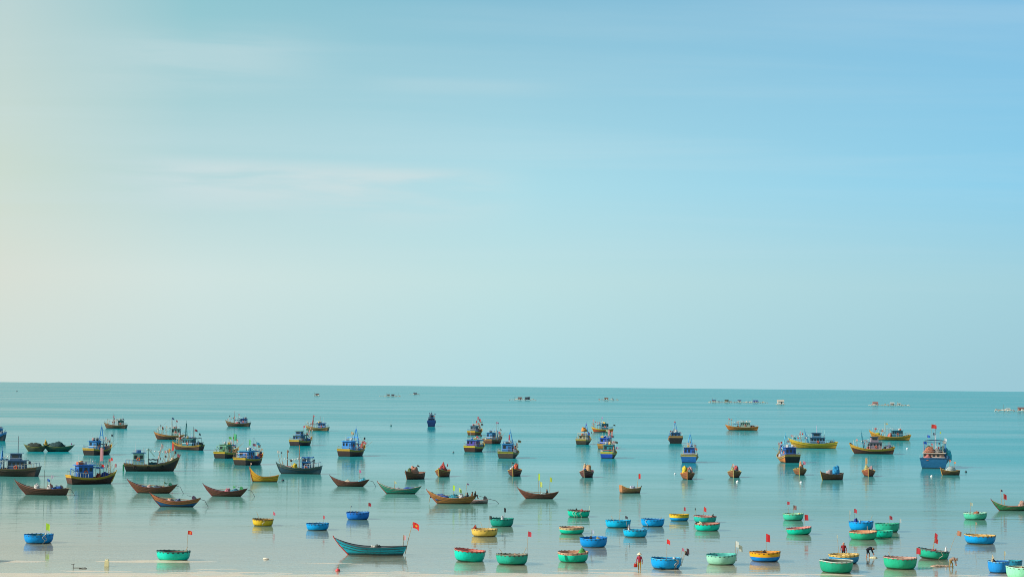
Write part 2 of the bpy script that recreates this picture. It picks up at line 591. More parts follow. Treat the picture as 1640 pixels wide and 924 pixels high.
def build_sea():
    X = [-60000, -3000, -300, 300, 3000, 60000]
    Y = [40, 300, 2000, 9000, 90000]
    vs = [(x, y, 0) for y in Y for x in X]
    fs = [(j * 6 + i, j * 6 + i + 1, (j + 1) * 6 + i + 1, (j + 1) * 6 + i) for j in range(4) for i in range(5)]
    mt, t, b = new_mat('sea_water')
    t.nodes.remove(b)
    out = t.nodes['Material Output']
    co = node(t, 'ShaderNodeTexCoord')
    sp = node(t, 'ShaderNodeSeparateXYZ')
    t.links.new(co.outputs['Object'], sp.inputs[0])
    yy = sp.outputs['Y']

    def wnoise(sc3, scale=1.0, detail=3.0, rough=0.55, dist=0.0, loc=(0, 0, 0)):
        mpn = node(t, 'ShaderNodeMapping')
        mpn.inputs['Location'].default_value = loc
        mpn.inputs['Scale'].default_value = sc3
        t.links.new(co.outputs['Object'], mpn.inputs[0])
        n = node(t, 'ShaderNodeTexNoise')
        n.inputs['Scale'].default_value = scale
        n.inputs['Detail'].default_value = detail
        n.inputs['Roughness'].default_value = rough
        n.inputs['Distortion'].default_value = dist
        t.links.new(mpn.outputs[0], n.inputs['Vector'])
        return n.outputs[0]

    # ripples
    r1 = wnoise((0.10, 0.55, 1), 1.0, 4, 0.55, 0.4)
    r2 = wnoise((0.6, 2.2, 1), 1.0, 2, 0.5)
    r0 = wnoise((0.04, 0.17, 1), 1.0, 3, 0.5, 0.5)
    hgt = math_node(t, 'ADD', math_node(t, 'MULTIPLY', r1, 1.0), math_node(t, 'MULTIPLY', r2, 0.14))
    hgt = math_node(t, 'ADD', hgt, math_node(t, 'MULTIPLY', r0, 2.2))
    bp = node(t, 'ShaderNodeBump')
    t.links.new(map_range(t, yy, 107 * K, 140 * K, 0.26, 0.55), bp.inputs['Strength'])
    bp.inputs['Distance'].default_value = 0.06
    t.links.new(hgt, bp.inputs['Height'])
    # slicks and wind lanes: how ruffled the surface is
    s1 = wnoise((0.0011, 0.0065, 1), 1.0, 6, 0.62, 0.3, (9.4, 6.1, 0))
    s2 = wnoise((0.010, 0.075, 1), 1.0, 4, 0.6, 0.3)
    slick = math_node(t, 'ADD', math_node(t, 'MULTIPLY', s1, 0.72), math_node(t, 'MULTIPLY', s2, 0.28))
    slickf = map_range(t, slick, 0.38, 0.64, 0.0, 1.0)
    # water body: turbid and sandy inshore, teal offshore; colour of suspended matter by depth
    turb = map_range(t, yy, 110 * K, 155 * K)
    body = mix_col(t, turb, lin((178, 168, 138)), lin((104, 148, 128)))
    body = mix_col(t, map_range(t, yy, 125 * K, 300 * K), body, lin((8, 146, 150)))
    plume = wnoise((0.004, 0.016, 1), 1.0, 5, 0.6, 0.6)
    body = mix_col(t, map_range(t, plume, 0.50, 0.72, 0.0, 0.45), body, lin((112, 164, 160)))
    df = node(t, 'ShaderNodeBsdfDiffuse')
    t.links.new(body, df.inputs[0])
    tp = node(t, 'ShaderNodeBsdfTransparent')
    tp.inputs[0].default_value = (0.90, 0.97, 0.95, 1)
    dep = math_node(t, 'MULTIPLY', math_node(t, 'SUBTRACT', yy, 107.0 * K), -0.021)
    opac = math_node(t, 'SUBTRACT', 1.0, math_node(t, 'EXPONENT', math_node(t, 'MINIMUM', dep, 0.0)), True)
    bm = node(t, 'ShaderNodeMixShader')
    t.links.new(opac, bm.inputs[0])
    t.links.new(tp.outputs[0], bm.inputs[1])
    t.links.new(df.outputs[0], bm.inputs[2])
    gl = node(t, 'ShaderNodeBsdfGlossy')
    gl.inputs[0].default_value = (0.96, 0.98, 1, 1)
    t.links.new(map_range(t, slick, 0.38, 0.64, 0.13, 0.06), gl.inputs['Roughness'])
    t.links.new(bp.outputs[0], gl.inputs['Normal'])
    fr = node(t, 'ShaderNodeFresnel')
    fr.inputs[0].default_value = 1.33
    k = math_node(t, 'MINIMUM', fr.outputs[0], map_range(t, slick, 0.38, 0.64, 0.35, 0.59))
    calm = map_range(t, yy, 108 * K, 190 * K, 1.0, 0.0)          # sheltered inshore water lies smoother
    k = math_node(t, 'ADD', k, math_node(t, 'MULTIPLY', calm, -0.10))
    sm = node(t, 'ShaderNodeMixShader')
    t.links.new(k, sm.inputs[0])
    t.links.new(bm.outputs[0], sm.inputs[1])
    t.links.new(gl.outputs[0], sm.inputs[2])
    t.links.new(sm.outputs[0], out.inputs[0])
    o = MB().add(vs, fs).build('water', mt)
    tag(o, kind='structure')


build_seabed()
build_sea()


# ------------------------------------------------------------------ hulls
class Hull:
    """a boat hull in its own frame: +X bow, +Z up, the waterline at z = 0"""

    def __init__(s, L, B, F, hb, hs, tb, rb, rs, d=0.5, tm=0.42, sharp=2.3, full=0.42):
        s.L, s.B, s.F, s.hb, s.hs, s.tb, s.rb, s.rs, s.d, s.tm, s.sharp, s.full = L, B, F, hb, hs, tb, rb, rs, d, tm, sharp, full

    def sheer(s, t):
        if t > s.tm:
            return s.F + (s.hb - s.F) * ((t - s.tm) / (1 - s.tm)) ** 2.3
        return s.F + (s.hs - s.F) * ((s.tm - t) / s.tm) ** 2.0

    def beam(s, t):
        if t > s.tm:
            return max(0.012, 1 - ((t - s.tm) / (1 - s.tm)) ** s.sharp)
        return s.tb + (1 - s.tb) * math.sin(math.pi / 2 * t / s.tm)

    def pt(s, t, v, side, inset=0.0):
        sh = s.sheer(t)
        e = s.full + 0.45 * max(0, (t - 0.5) / 0.5) ** 1.5 + (0.25 if s.tb < 0.4 else -0.33) * max(0, (0.35 - t) / 0.35)
        y = max(0.004, s.B / 2 * s.beam(t) * (v ** e if v > 0 else 0) - inset)
        xb = s.L / 2 - s.rb * (1 - v) ** 1.25
        xs = -s.L / 2 + s.rs * (1 - v) ** 1.25
        ins = inset * 0.8
        return Vector((xs + ins + (xb - xs - 2 * ins) * t, side * y, -s.d + (sh + s.d) * v))

    def v_at(s, t, z):
        return max(0.02, min(1.0, (z + s.d) / (s.sheer(t) + s.d)))

    def fit(s, t, z, size, yo=0.0):
        """shrink a heap so that it stays inboard"""
        half = 1e9
        for k in range(-3, 4):
            tt = min(0.97, max(0.03, t + k / 3 * 0.5 * size[0] / s.L))
            edge = 1 - 0.55 * abs(k / 3)
            half = min(half, s.pt(tt, s.v_at(tt, z), 1, 0.08).y / edge)
        yo = max(-0.45 * half, min(0.45 * half, yo))
        return (size[0], min(size[1], 1.7 * (half - abs(yo))), size[2]), yo

    def shell(s, v0, v1, nl=26, nv=6, inset=0.0):
        mb = MB()
        for side in (1, -1):
            vs = [s.pt(i / nl, v0 + (v1 - v0) * j / nv, side, inset) for i in range(nl + 1) for j in range(nv + 1)]
            w = nv + 1
            fs = []
            for i in range(nl):
                for j in range(nv):
                    q = (i * w + j, (i + 1) * w + j, (i + 1) * w + j + 1, i * w + j + 1)
                    if (side == 1) != (inset > 0):
                        q = q[::-1]
                    fs.append(q)
            mb.add(vs, fs)
        return mb

    def transom(s, v0, v1, nv=6, thick=0.0):
        mb = MB()
        vs = []
        for j in range(nv + 1):
            v = v0 + (v1 - v0) * j / nv
            for side in (1, -1):
                p = s.pt(0, v, side)
                vs.append((p.x - thick, p.y, p.z))
        fs = [(2 * j, 2 * j + 1, 2 * j + 3, 2 * j + 2) for j in range(nv)]
        return mb.add(vs, fs)

    def deck(s, zd, nl=26, flat=True, inset=0.03, drop=0.3):
        """deck following the sheer, drop below it (or a level floor at zd)"""
        vs, fs = [], []
        for i in range(nl + 1):
            t = i / nl
            z = zd if flat else max(zd, s.sheer(t) - drop)
            v = s.v_at(t, z)
            for side in (1, -1):
                p = s.pt(t, v, side, inset)
                vs.append((p.x, p.y, z))
        for i in range(nl):
            fs.append((2 * i, 2 * i + 1, 2 * i + 3, 2 * i + 2))
        return MB().add(vs, fs)

    def rail(s, v, w, h, side, t0=0.0, t1=1.0, n=26, over=0.0):
        """a wooden strip along the hull side"""
        mb = MB()
        vs, fs = [], []
        for i in range(n + 1):
            t = t0 + (t1 - t0) * i / n
            p = s.pt(t, v, side)
            o = Vector((0, side * w, 0))
            k = Vector((0, side * over, 0))
            for q in (p - k - Vector((0, 0, h / 2)), p + o - Vector((0, 0, h / 2)), p + o + Vector((0, 0, h / 2)), p - k + Vector((0, 0, h / 2))):
                vs.append(q)
        for i in range(n):
            for j in range(4):
                fs.append((i * 4 + j, i * 4 + (j + 1) % 4, (i + 1) * 4 + (j + 1) % 4, (i + 1) * 4 + j))
        fs += [(0, 1, 2, 3), (n * 4 + 3, n * 4 + 2, n * 4 + 1, n * 4)]
        return mb.add(vs, fs)


def flag_surface(w, h, ph, droop, ang):
    def f(u, v):
        x = u * w
        yy = 0.13 * w * math.sin(u * 5.5 + ph + v) * u
        z = -v * h * (1 - 0.1 * u) - droop * u * u * w
        return Vector((x * math.cos(ang) - yy * math.sin(ang), x * math.sin(ang) + yy * math.cos(ang), z))
    return f


def flag_on_pole(parent, base, top, col, w, h, ang, rng, star=False, pole=BAMBOO, r=0.040, name='flagstaff', droop=None):
    base, top = Vector(base), Vector(top)
    mid = (base + top) / 2 + Vector((rng.uniform(-.05, .05), rng.uniform(-.05, .05), 0))
    st = MB().tube([base, mid, top], r, 6, r * 0.6).build(name, plain(pole, 0.7, 'bamboo'), parent)
    ph = rng.uniform(0, 6)
    dr = rng.uniform(0.1, 0.5) if droop is None else droop
    f = flag_surface(w, h, ph, dr, ang)
    nu, nv = 7, 4
    vs = [top - Vector((0, 0, 0.03)) + f(i / nu, j / nv) for i in range(nu + 1) for j in range(nv + 1)]
    fs = [(i * (nv + 1) + j, (i + 1) * (nv + 1) + j, (i + 1) * (nv + 1) + j + 1, i * (nv + 1) + j + 1) for i in range(nu) for j in range(nv)]
    MB().add(vs, fs).build('flag', cloth(col), st, smooth=True)
    if star:
        mb = MB()
        for sgn in (1, -1):
            nrm = Vector((-math.sin(ang), math.cos(ang), 0)) * 0.012 * sgn
            pts = [f(0.5, 0.5)]
            for k in range(10):
                a = math.pi / 2 + k * math.pi / 5
                rr = 0.30 if k % 2 == 0 else 0.12
                pts.append(f(0.5 + math.cos(a) * rr * h / w, 0.5 - math.sin(a) * rr))
            mb.add([top - Vector((0, 0, 0.03)) + p + nrm for p in pts], [(0, 1 + k, 1 + (k + 1) % 10) for k in range(10)])
        mb.build('star', cloth((250, 215, 60)), st)
    return st


def heap_mesh(rng, sx, sy, sz, n=14, rough=0.35):
    """an irregular heap of folded net or tarpaulin with a flat underside"""
    vs, fs = [], []
    off = Vector((rng.uniform(0, 90), rng.uniform(0, 90), 0))
    m = 9
    for j in range(m + 1):
        a = math.pi / 2 * j / m
        for i in range(n):
            b = 2 * math.pi * i / n
            d = Vector((math.cos(a) * math.cos(b), math.cos(a) * math.sin(b), math.sin(a)))
            k = 1 + rough * (mnoise.noise(d * 1.7 + off) + 0.6 * mnoise.noise(d * 4.3 + off))
            if j == m:
                k = 1 + rough * mnoise.noise(Vector((0, 0, 1.7)) + off)
            zz = max(0.0, d.z) ** 0.8 * k
            vs.append((d.x * k * sx / 2, d.y * k * sy / 2, zz * sz))
    for j in range(m):
        for i in range(n):
            fs.append((j * n + i, j * n + (i + 1) % n, (j + 1) * n + (i + 1) % n, (j + 1) * n + i))
    fs.append(tuple(range(n))[::-1])
    return MB().add(vs, fs)


def net_pile(world, rz, size, col, label, rng, name='net_pile', cat='fishing net', group='net heaps on the boats'):
    o = heap_mesh(rng, *size).build(name, netting(col), smooth=True)
    o.location = world
    o.rotation_euler = (0, 0, rz)
    return tag(o, label, cat, group)


def place(px, py, head, L, B):
    """centre of a boat whose nearest waterline point shows at photo pixel (px, py)"""
    p = ground(px, py)
    h = R(head)
    ext = abs(L * 0.40 * math.sin(h)) + abs(B * 0.40 * math.cos(h))
    yc = p.y + ext
    return Vector((p.x * yc / p.y, yc, 0))


def to_world(root, v):
    c, s_ = math.cos(root.rotation_euler[2]), math.sin(root.rotation_euler[2])
    return Vector((root.location.x + v[0] * c - v[1] * s_, root.location.y + v[0] * s_ + v[1] * c, root.location.z + v[2]))


def wheelhouse(root, x, z, ln, wd, ht, wall, roof, trim, rng, upper=False, win=True, name='wheelhouse'):
    wm, rm, tm = paint(wall), paint(roof), paint(trim)
    mb = MB().box((x, 0, z + ht / 2), (ln, wd, ht), taper=0.95)
    wh = mb.build(name, wm, root)
    MB().box((x, 0, z + ht + 0.05), (ln + 0.55, wd + 0.45, 0.10)).build('roof', rm, wh)
    MB().box((x, 0, z + ht * 0.50), (ln + 0.05, wd + 0.05, 0.08)).build('trim_board', tm, wh)
    if win:
        zc = z + ht * 0.72
        wh_ = ht * 0.26
        n = max(2, int(ln / 0.7))
        for side in (1, -1):
            for i in range(n):
                xx = x - ln / 2 + (i + 0.5) * ln / n
                MB().box((xx, side * wd * 0.485, zc), (ln / n * 0.56, 0.05, wh_)).build('window', glass(), wh)
        n = max(2, int(wd / 0.8))
        for sx in (1, -1):
            for i in range(n):
                yy = -wd / 2 + (i + 0.5) * wd / n
                if sx == -1 and i == 0:
                    MB().box((x - ln * 0.49, yy, z + ht * 0.42), (0.05, wd / n * 0.50, ht * 0.74)).build('door', paint(tuple(int(c * 0.6) for c in wall)), wh)
                    continue
                MB().box((x + sx * ln * 0.487, yy, zc), (0.05, wd / n * 0.54, wh_)).build('window', glass(), wh)
    # rail and lamp on the roof
    zt = z + ht + 0.10
    rl = MB()
    for xx in (x - ln * 0.48, x + ln * 0.48):
        for yy in (-wd * 0.45, wd * 0.45):
            rl.tube([(xx, yy, zt - 0.02), (xx, yy, zt + 0.42)], 0.025, 5)
    for yy in (-wd * 0.45, wd * 0.45):
        rl.tube([(x - ln * 0.5, yy, zt + 0.42), (x + ln * 0.5, yy, zt + 0.42)], 0.022, 5)
    rl.tube([(x - ln * 0.48, -wd * 0.45, zt + 0.42), (x - ln * 0.48, wd * 0.45, zt + 0.42)], 0.022, 5)
    rl.build('roof_rail', plain((190, 196, 196), 0.5, 'rail_paint'), wh)
    if upper:
        uh = ht * 0.62
        MB().box((x + ln * 0.08, 0, zt + uh / 2), (ln * 0.62, wd * 0.66, uh), taper=0.95).build('upper_cabin', wm, wh)
        MB().box((x + ln * 0.08, 0, zt + uh + 0.04), (ln * 0.78, wd * 0.82, 0.08)).build('upper_roof', rm, wh)
        for side in (1, -1):
            MB().box((x + ln * 0.08, side * wd * 0.325, zt + uh * 0.6), (ln * 0.4, 0.05, uh * 0.4)).build('window', glass(), wh)
        MB().box((x - ln * 0.228, 0, zt + uh * 0.6), (0.05, wd * 0.42, uh * 0.4)).build('window', glass(), wh)
    return wh


def canopy(root, x, z, ln, wd, ht, col, rng):
    vs, fs = [], []
    nx, ny = 8, 6
    for i in range(nx + 1):
        for j in range(ny + 1):
            u, w = i / nx, j / ny
            sag = -0.09 * math.sin(u * math.pi * 2) ** 2 + 0.16 * math.sin(w * math.pi)
            vs.append((x + (u - 0.5) * ln * 1.08, (w - 0.5) * wd * 1.1, z + ht + 0.03 + sag + rng.uniform(-.02, .02)))
    for i in range(nx):
        for j in range(ny):
            fs.append((i * (ny + 1) + j, (i + 1) * (ny + 1) + j, (i + 1) * (ny + 1) + j + 1, i * (ny + 1) + j + 1))
    k = len(vs)
    vs += [(a, b, c_ - 0.03) for a, b, c_ in vs]
    fs += [tuple(q + k for q in f[::-1]) for f in fs]
    o = MB().add(vs, fs).build('awning', cloth(col), root, smooth=True)
    for xx in (x - ln / 2, x + ln / 2):
        for yy in (-wd / 2, wd / 2):
            MB().tube([(xx, yy, z), (xx, yy, z + ht)], 0.04, 5).build('awning_post', plain((120, 130, 128), 0.6, 'frame'), o)


def aframe(root, x, z, h, spread, col, lean=0.0, boom=0.0):
    mb = MB()
    top = Vector((x + lean, 0, z + h))
    for s_ in (1, -1):
        mb.tube([(x, s_ * spread / 2, z), top + Vector((0, s_ * 0.07, 0))], 0.13, 7, 0.09)
    for k in (0.35, 0.65):
        mb.tube([(x + lean * k, spread / 2 * (1 - k), z + h * k), (x + lean * k, -spread / 2 * (1 - k), z + h * k)], 0.07, 5)
    mb.tube([top - Vector((0, 0, 0.2)), top + Vector((0, 0, 0.7))], 0.045, 6, 0.03)
    o = mb.build('mast', paint(col, 0.2), root)
    if boom:
        MB().tube([(x + 0.15, 0, z + h * 0.3), (x + boom, 0, z + h * 0.85)], 0.05, 6, 0.035).build('boom', paint(col, 0.2), o)
    return top


def pole_mast(root, x, z, h, col, r=0.06, lean=0.0, y=0.0):
    top = Vector((x + lean, y, z + h))
    MB().tube([(x, y, z), (x + lean * 0.5 + 0.02, y, z + h * 0.5), top], r, 7, r * 0.6).build('mast', plain(col, 0.6, 'mast_wood'), root)
    return top


def stay(root, a, b, r=0.014, sag=0.0):
    a, b = Vector(a), Vector(b)
    pts = [a.lerp(b, k / 6) - Vector((0, 0, sag * math.sin(math.pi * k / 6))) for k in range(7)]
    MB().tube(pts, r, 4).build('rigging_line', plain((150, 150, 140), 0.8, 'rope'), root)


BLUE, CYAN, NAVY, TEAL = (20, 124, 184), (40, 150, 205), (24, 62, 130), (30, 130, 135)
YEL, ORG, BRN, DKB, BLK = (222, 176, 42), (214, 128, 44), (112, 66, 40), (74, 46, 36), (40, 34, 33)
RED, PINK, LIME, WHITE, GREY, GRN = (238, 48, 44), (226, 130, 130), (186, 228, 60), (226, 226, 218), (128, 132, 134), (34, 138, 84)
TURQ = (28, 160, 150)
SEED = [7]


def clutter(root, H, L, B, dk, whx, whl, wd, ztop, bow, wang, rng, upper):
    """the gear every working boat carries: rails, roof boxes, life rings, pole bundles, lamp lines"""
    for side in (1, -1):
        rl = MB()
        prev = None
        for i in range(7):
            t = 0.03 + 0.055 * i
            p = H.pt(t, 1.0, side, 0.05)
            q = p + Vector((0, 0, 0.75))
            rl.tube([p, q], 0.035, 5)
            if prev:
                rl.tube([prev, q], 0.03, 5)
            prev = q
        rl.build('side_rail', plain(rng.choice([(196, 200, 198), (90, 140, 190), (180, 170, 150)]), 0.5, 'rail_paint'), root)
    if not upper:
        for k in range(rng.randint(2, 4)):
            x = whx + rng.uniform(-.35, .35) * whl
            y = rng.uniform(-.3, .3) * wd
            c = rng.choice([(214, 206, 190), (60, 120, 180), (190, 90, 60), (50, 60, 64), (220, 180, 70), (160, 170, 170)])
            if rng.random() < 0.5:
                MB().box((x, y, ztop + 0.24), (rng.uniform(.5, 1.0), rng.uniform(.4, .8), 0.5), rng.uniform(0, 1), 0.93).build('roof_box', paint(c, 0.3), root)
            else:
                r = rng.uniform(.2, .3)
                MB().lathe([(0.02, 0), (r, 0.0), (r * 1.06, 0.3), (r, 0.6), (0.02, 0.62)], 12, (x, y, ztop - 0.01)).build('roof_drum', paint(c, 0.3), root, smooth=True)
    for side in (1, -1):
        y = side * (wd * 0.5 + 0.05)
        n, m_ = 14, 6
        vs = []
        for i in range(n):
            a = 2 * math.pi * i / n
            for j in range(m_):
                b_ = 2 * math.pi * j / m_
                rr = 0.27 + 0.075 * math.cos(b_)
                vs.append((whx + rr * math.cos(a), y + 0.06 * math.sin(b_), ztop - 1.25 + rr * math.sin(a)))
        MB().add(vs, [(i * m_ + j, i * m_ + (j + 1) % m_, ((i + 1) % n) * m_ + (j + 1) % m_, ((i + 1) % n) * m_ + j) for i in range(n) for j in range(m_)]).build('life_ring', plain((226, 96, 44), 0.6, 'ring'), root, smooth=True)
    # antenna and lamp pole on the roof
    hh = rng.uniform(1.4, 2.4)
    MB().tube([(whx - whl * 0.3, wd * 0.2, ztop - 0.1), (whx - whl * 0.3, wd * 0.2, ztop + hh)], 0.04, 5, 0.02).build('antenna', plain((200, 204, 204), 0.4, 'aerial'), root)
    lp = MB()
    a, b = Vector((whx + whl * 0.4, 0, ztop + 0.9)), Vector((bow.x - 1.0, 0, bow.z + 1.0))
    lp.tube([(whx + whl * 0.4, 0, ztop - 0.1), a], 0.04, 5)
    lp.tube([a.lerp(b, k / 8) - Vector((0, 0, 0.35 * math.sin(math.pi * k / 8))) for k in range(9)], 0.018, 4)
    for k in range(1, 8):
        q = a.lerp(b, k / 8) - Vector((0, 0, 0.35 * math.sin(math.pi * k / 8) + 0.16))
        lp.lathe([(0.02, 0.16), (0.10, 0.10), (0.13, 0.0), (0.08, -0.10), (0.01, -0.13)], 8, q)
    lp.tube([(bow.x - 1.0, 0, dk(0.88)), b], 0.045, 5)
    lp.build('lamp_line', plain((216, 216, 206), 0.35, 'lamp_glass'), root)
    # bundle of net marker poles with rag flags near the bow
    for k in range(rng.randint(4, 7)):
        t = rng.uniform(0.60, 0.90)
        y = rng.uniform(-.22, .22) * B
        h = rng.uniform(1.6, 3.6)
        col = rng.choice([RED, (224, 130, 130), (228, 170, 165), (60, 56, 60), (226, 220, 210), (70, 100, 110), (200, 180, 150)])
        flag_on_pole(root, ((t - .5) * L, y, dk(t)), ((t - .5) * L + rng.uniform(-.3, .9), y + rng.uniform(-.5, .5), dk(t) + h), col, rng.uniform(.3, .5), rng.uniform(.35, .6), wang + rng.uniform(-1.0, 0.1), rng, name='marker_pole', r=0.048)


def fishing_boat(px, py, head, L, label, ref, B=None, hull=DKB, band=YEL, trans=None, wall=BLUE, roof=BLUE, trim=WHITE,
                 wh=(-0.26, 0.24, 0.62, 1.9), upper=False, masts=(), flags=(), nets=(), awn=None, gallows=None, hb=None, hs=None,
                 F=None, deckc=(120, 96, 70), rudder=None, bandv=0.80, tire=0, booms=0):
    SEED[0] += 1
    rng = random.Random(SEED[0])
    B = B or L * 0.36
    F = F or 0.125 * L
    hb = hb or 0.235 * L
    hs = hs or 0.165 * L
    H = Hull(L, B, F, hb, hs, 0.90, L * 0.13, L * 0.06, 0.5)
    loc = place(px, py, head, L, B)
    root = empty('fishing_boat', loc, R(head))
    tag(root, label, 'fishing boat', 'wooden fishing boats at anchor')
    wang = -R(head)
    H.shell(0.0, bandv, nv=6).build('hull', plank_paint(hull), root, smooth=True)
    H.shell(bandv, 1.0, nv=2).build('bulwark', paint(band, 0.55), root, smooth=True)
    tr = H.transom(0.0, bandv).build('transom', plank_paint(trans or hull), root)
    H.transom(bandv, 1.0, 2).build('transom_board', paint(band, 0.55), tr)
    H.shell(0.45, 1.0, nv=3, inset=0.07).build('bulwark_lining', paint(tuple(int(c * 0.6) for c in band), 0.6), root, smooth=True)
    dz = F * 0.72
    H.deck(dz, flat=False, drop=0.45, inset=0.05).build('deck', plank_paint(deckc, 0.7), root)
    for side in (1, -1):
        H.rail(1.0, 0.07, 0.09, side, over=0.10).build('gunwale', paint(band, 0.5), root)
        H.rail(bandv, 0.05, 0.10, side).build('rub_rail', paint(tuple(int(c * 0.55) for c in band), 0.6), root)
    p1, p2 = H.pt(0, 1, 1), H.pt(0, 1, -1)
    MB().box((p1.x - 0.02, 0, p1.z + 0.02), (0.14, 2 * p1.y + 0.1, 0.11)).build('stern_rail', paint(band, 0.4), root)
    # stem post
    MB().tube([H.pt(1, 0.3, 1), H.pt(1, 0.7, 1), H.pt(1, 1, 1) + Vector((0.06, 0, 0)), H.pt(1, 1, 1) + Vector((0.16, 0, 0.30))], 0.11, 6, 0.07).build('stem_post', paint(band, 0.5), root)

    def dk(t):
        return max(dz, H.sheer(t) - 0.45)
    whx = wh[0] * L
    t_wh = wh[0] + 0.5
    wd = B * wh[2]
    wz = dk(t_wh)
    whl = wh[1] * L
    wheelhouse(root, whx, wz - 0.02, whl, wd, wh[3] * 1.36, wall, roof, trim, rng, upper)
    if rudder:
        MB().box((-L / 2 - 0.12, 0, 0.35 * hs), (0.3, 0.12, hs * 1.05)).build('rudder', paint(rudder, 0.3), root)
    tops = []
    for mk in masts:
        kind, t, h, col, *ex = mk
        x = (t - 0.5) * L
        if kind == 'A':
            tops.append(aframe(root, x, dk(t), h, B * 0.55, col, ex[0] if ex else 0.0, ex[1] if len(ex) > 1 else 0.0))
        else:
            tops.append(pole_mast(root, x, dk(t), h, col, 0.095, ex[0] if ex else 0.0))
    bow = H.pt(1, 1, 1)
    if tops:
        stay(root, tops[0], bow + Vector((0, 0, 0.2)), sag=0.15)
        stay(root, tops[0], (whx - whl * 0.4, 0, wz + wh[3] + 0.1), sag=0.1)
    if not gallows:
        gallows = (wh[0] + wh[1] / 2 + 0.07, wh[3] * 1.36 + rng.uniform(-0.1, 0.9), rng.choice([wall, roof, (60, 130, 170), (150, 160, 160), (170, 120, 90)]))
    if not awn and rng.random() < 0.65:
        awn = (wh[0] + wh[1] / 2 + 0.13, 0.17, 0.62, rng.uniform(1.5, 2.1), rng.choice([(50, 120, 160), (70, 110, 110), (40, 130, 190), (150, 150, 130), (180, 120, 90)]))
    if gallows:
        gx, gh, gc = gallows
        g = MB()
        w2 = B * 0.36
        for s_ in (1, -1):
            g.tube([(gx * L, s_ * w2, dk(gx + .5)), (gx * L, s_ * w2, dk(gx + .5) + gh)], 0.07, 6)
            g.tube([(gx * L, s_ * w2, dk(gx + .5) + gh * 0.98), (gx * L + 1.2, s_ * w2, dk(gx + .5) + gh * 0.55)], 0.045, 6)
        g.tube([(gx * L, -w2 - 0.1, dk(gx + .5) + gh), (gx * L, w2 + 0.1, dk(gx + .5) + gh)], 0.07, 6)
        g.build('stern_gallows', paint(gc, 0.3), root)
    if awn:
        ax, al, aw, ah, ac = awn
        canopy(root, ax * L, dk(ax + .5), al * L, aw * B, ah, ac, rng)
    for k in range(booms + 2):
        a = rng.uniform(-0.9, 0.9)
        x = (0.30 + 0.04 * k) * L
        MB().tube([(x, 0, dk(0.8) + 0.3), (x + 1.0 * math.cos(a), 2.6 * math.sin(a), dk(0.8) + rng.uniform(1.4, 2.6))], 0.03, 5, 0.02).build('net_boom', plain(BAMBOO, 0.7, 'bamboo'), root)
    for fl in flags:
        t, yo, h, col, *ex = fl
        x = (t - 0.5) * L
        lean = ex[0] if ex else rng.uniform(-0.25, 0.25)
        w = ex[1] if len(ex) > 1 else 0.75
        hh = ex[2] if len(ex) > 2 else 0.55
        flag_on_pole(root, (x, yo, dk(t)), (x + lean, yo + rng.uniform(-.2, .2), dk(t) + h), col, w, hh, wang + rng.uniform(-.95, -.1), rng)
    for k in range(tire):
        t = 0.2 + 0.5 * k / max(1, tire - 1)
        p = H.pt(t, 0.72, -1)
        pts = [(p.x + 0.26 * math.cos(a), p.y - 0.10, p.z + 0.26 * math.sin(a)) for a in [i * math.pi / 5 for i in range(10)]]
        mb = MB()
        n = 5
        ring = []
        for i in range(10):
            a = i * math.pi / 5
            for j in range(n):
                b_ = 2 * math.pi * j / n
                rr = 0.26 + 0.09 * math.cos(b_)
                ring.append((p.x + rr * math.cos(a), p.y - 0.10 + 0.09 * math.sin(b_), p.z + rr * math.sin(a)))
        mb.add(ring, [(i * n + j, i * n + (j + 1) % n, ((i + 1) % 10) * n + (j + 1) % n, ((i + 1) % 10) * n + j) for i in range(10) for j in range(n)])
        mb.build('tyre_fender', plain((28, 27, 27), 0.8, 'rubber'), root, smooth=True)
    clutter(root, H, L, B, dk, whx, whl, wd, wz + wh[3] * 1.36 + 0.10, bow, wang, rng, upper)
    for nd in nets:
        t, yo, size, col, desc, *ex = nd
        if not ex and 'over side' not in desc:
            size, yo = H.fit(t, dk(t), size, yo)
        w = to_world(root, ((t - 0.5) * L, yo, dk(t) + (ex[0] if ex else 0.0)))
        net_pile(w, R(head) + rng.uniform(-.3, .3), size, col, desc + ' ' + ref, rng)
    return root, H


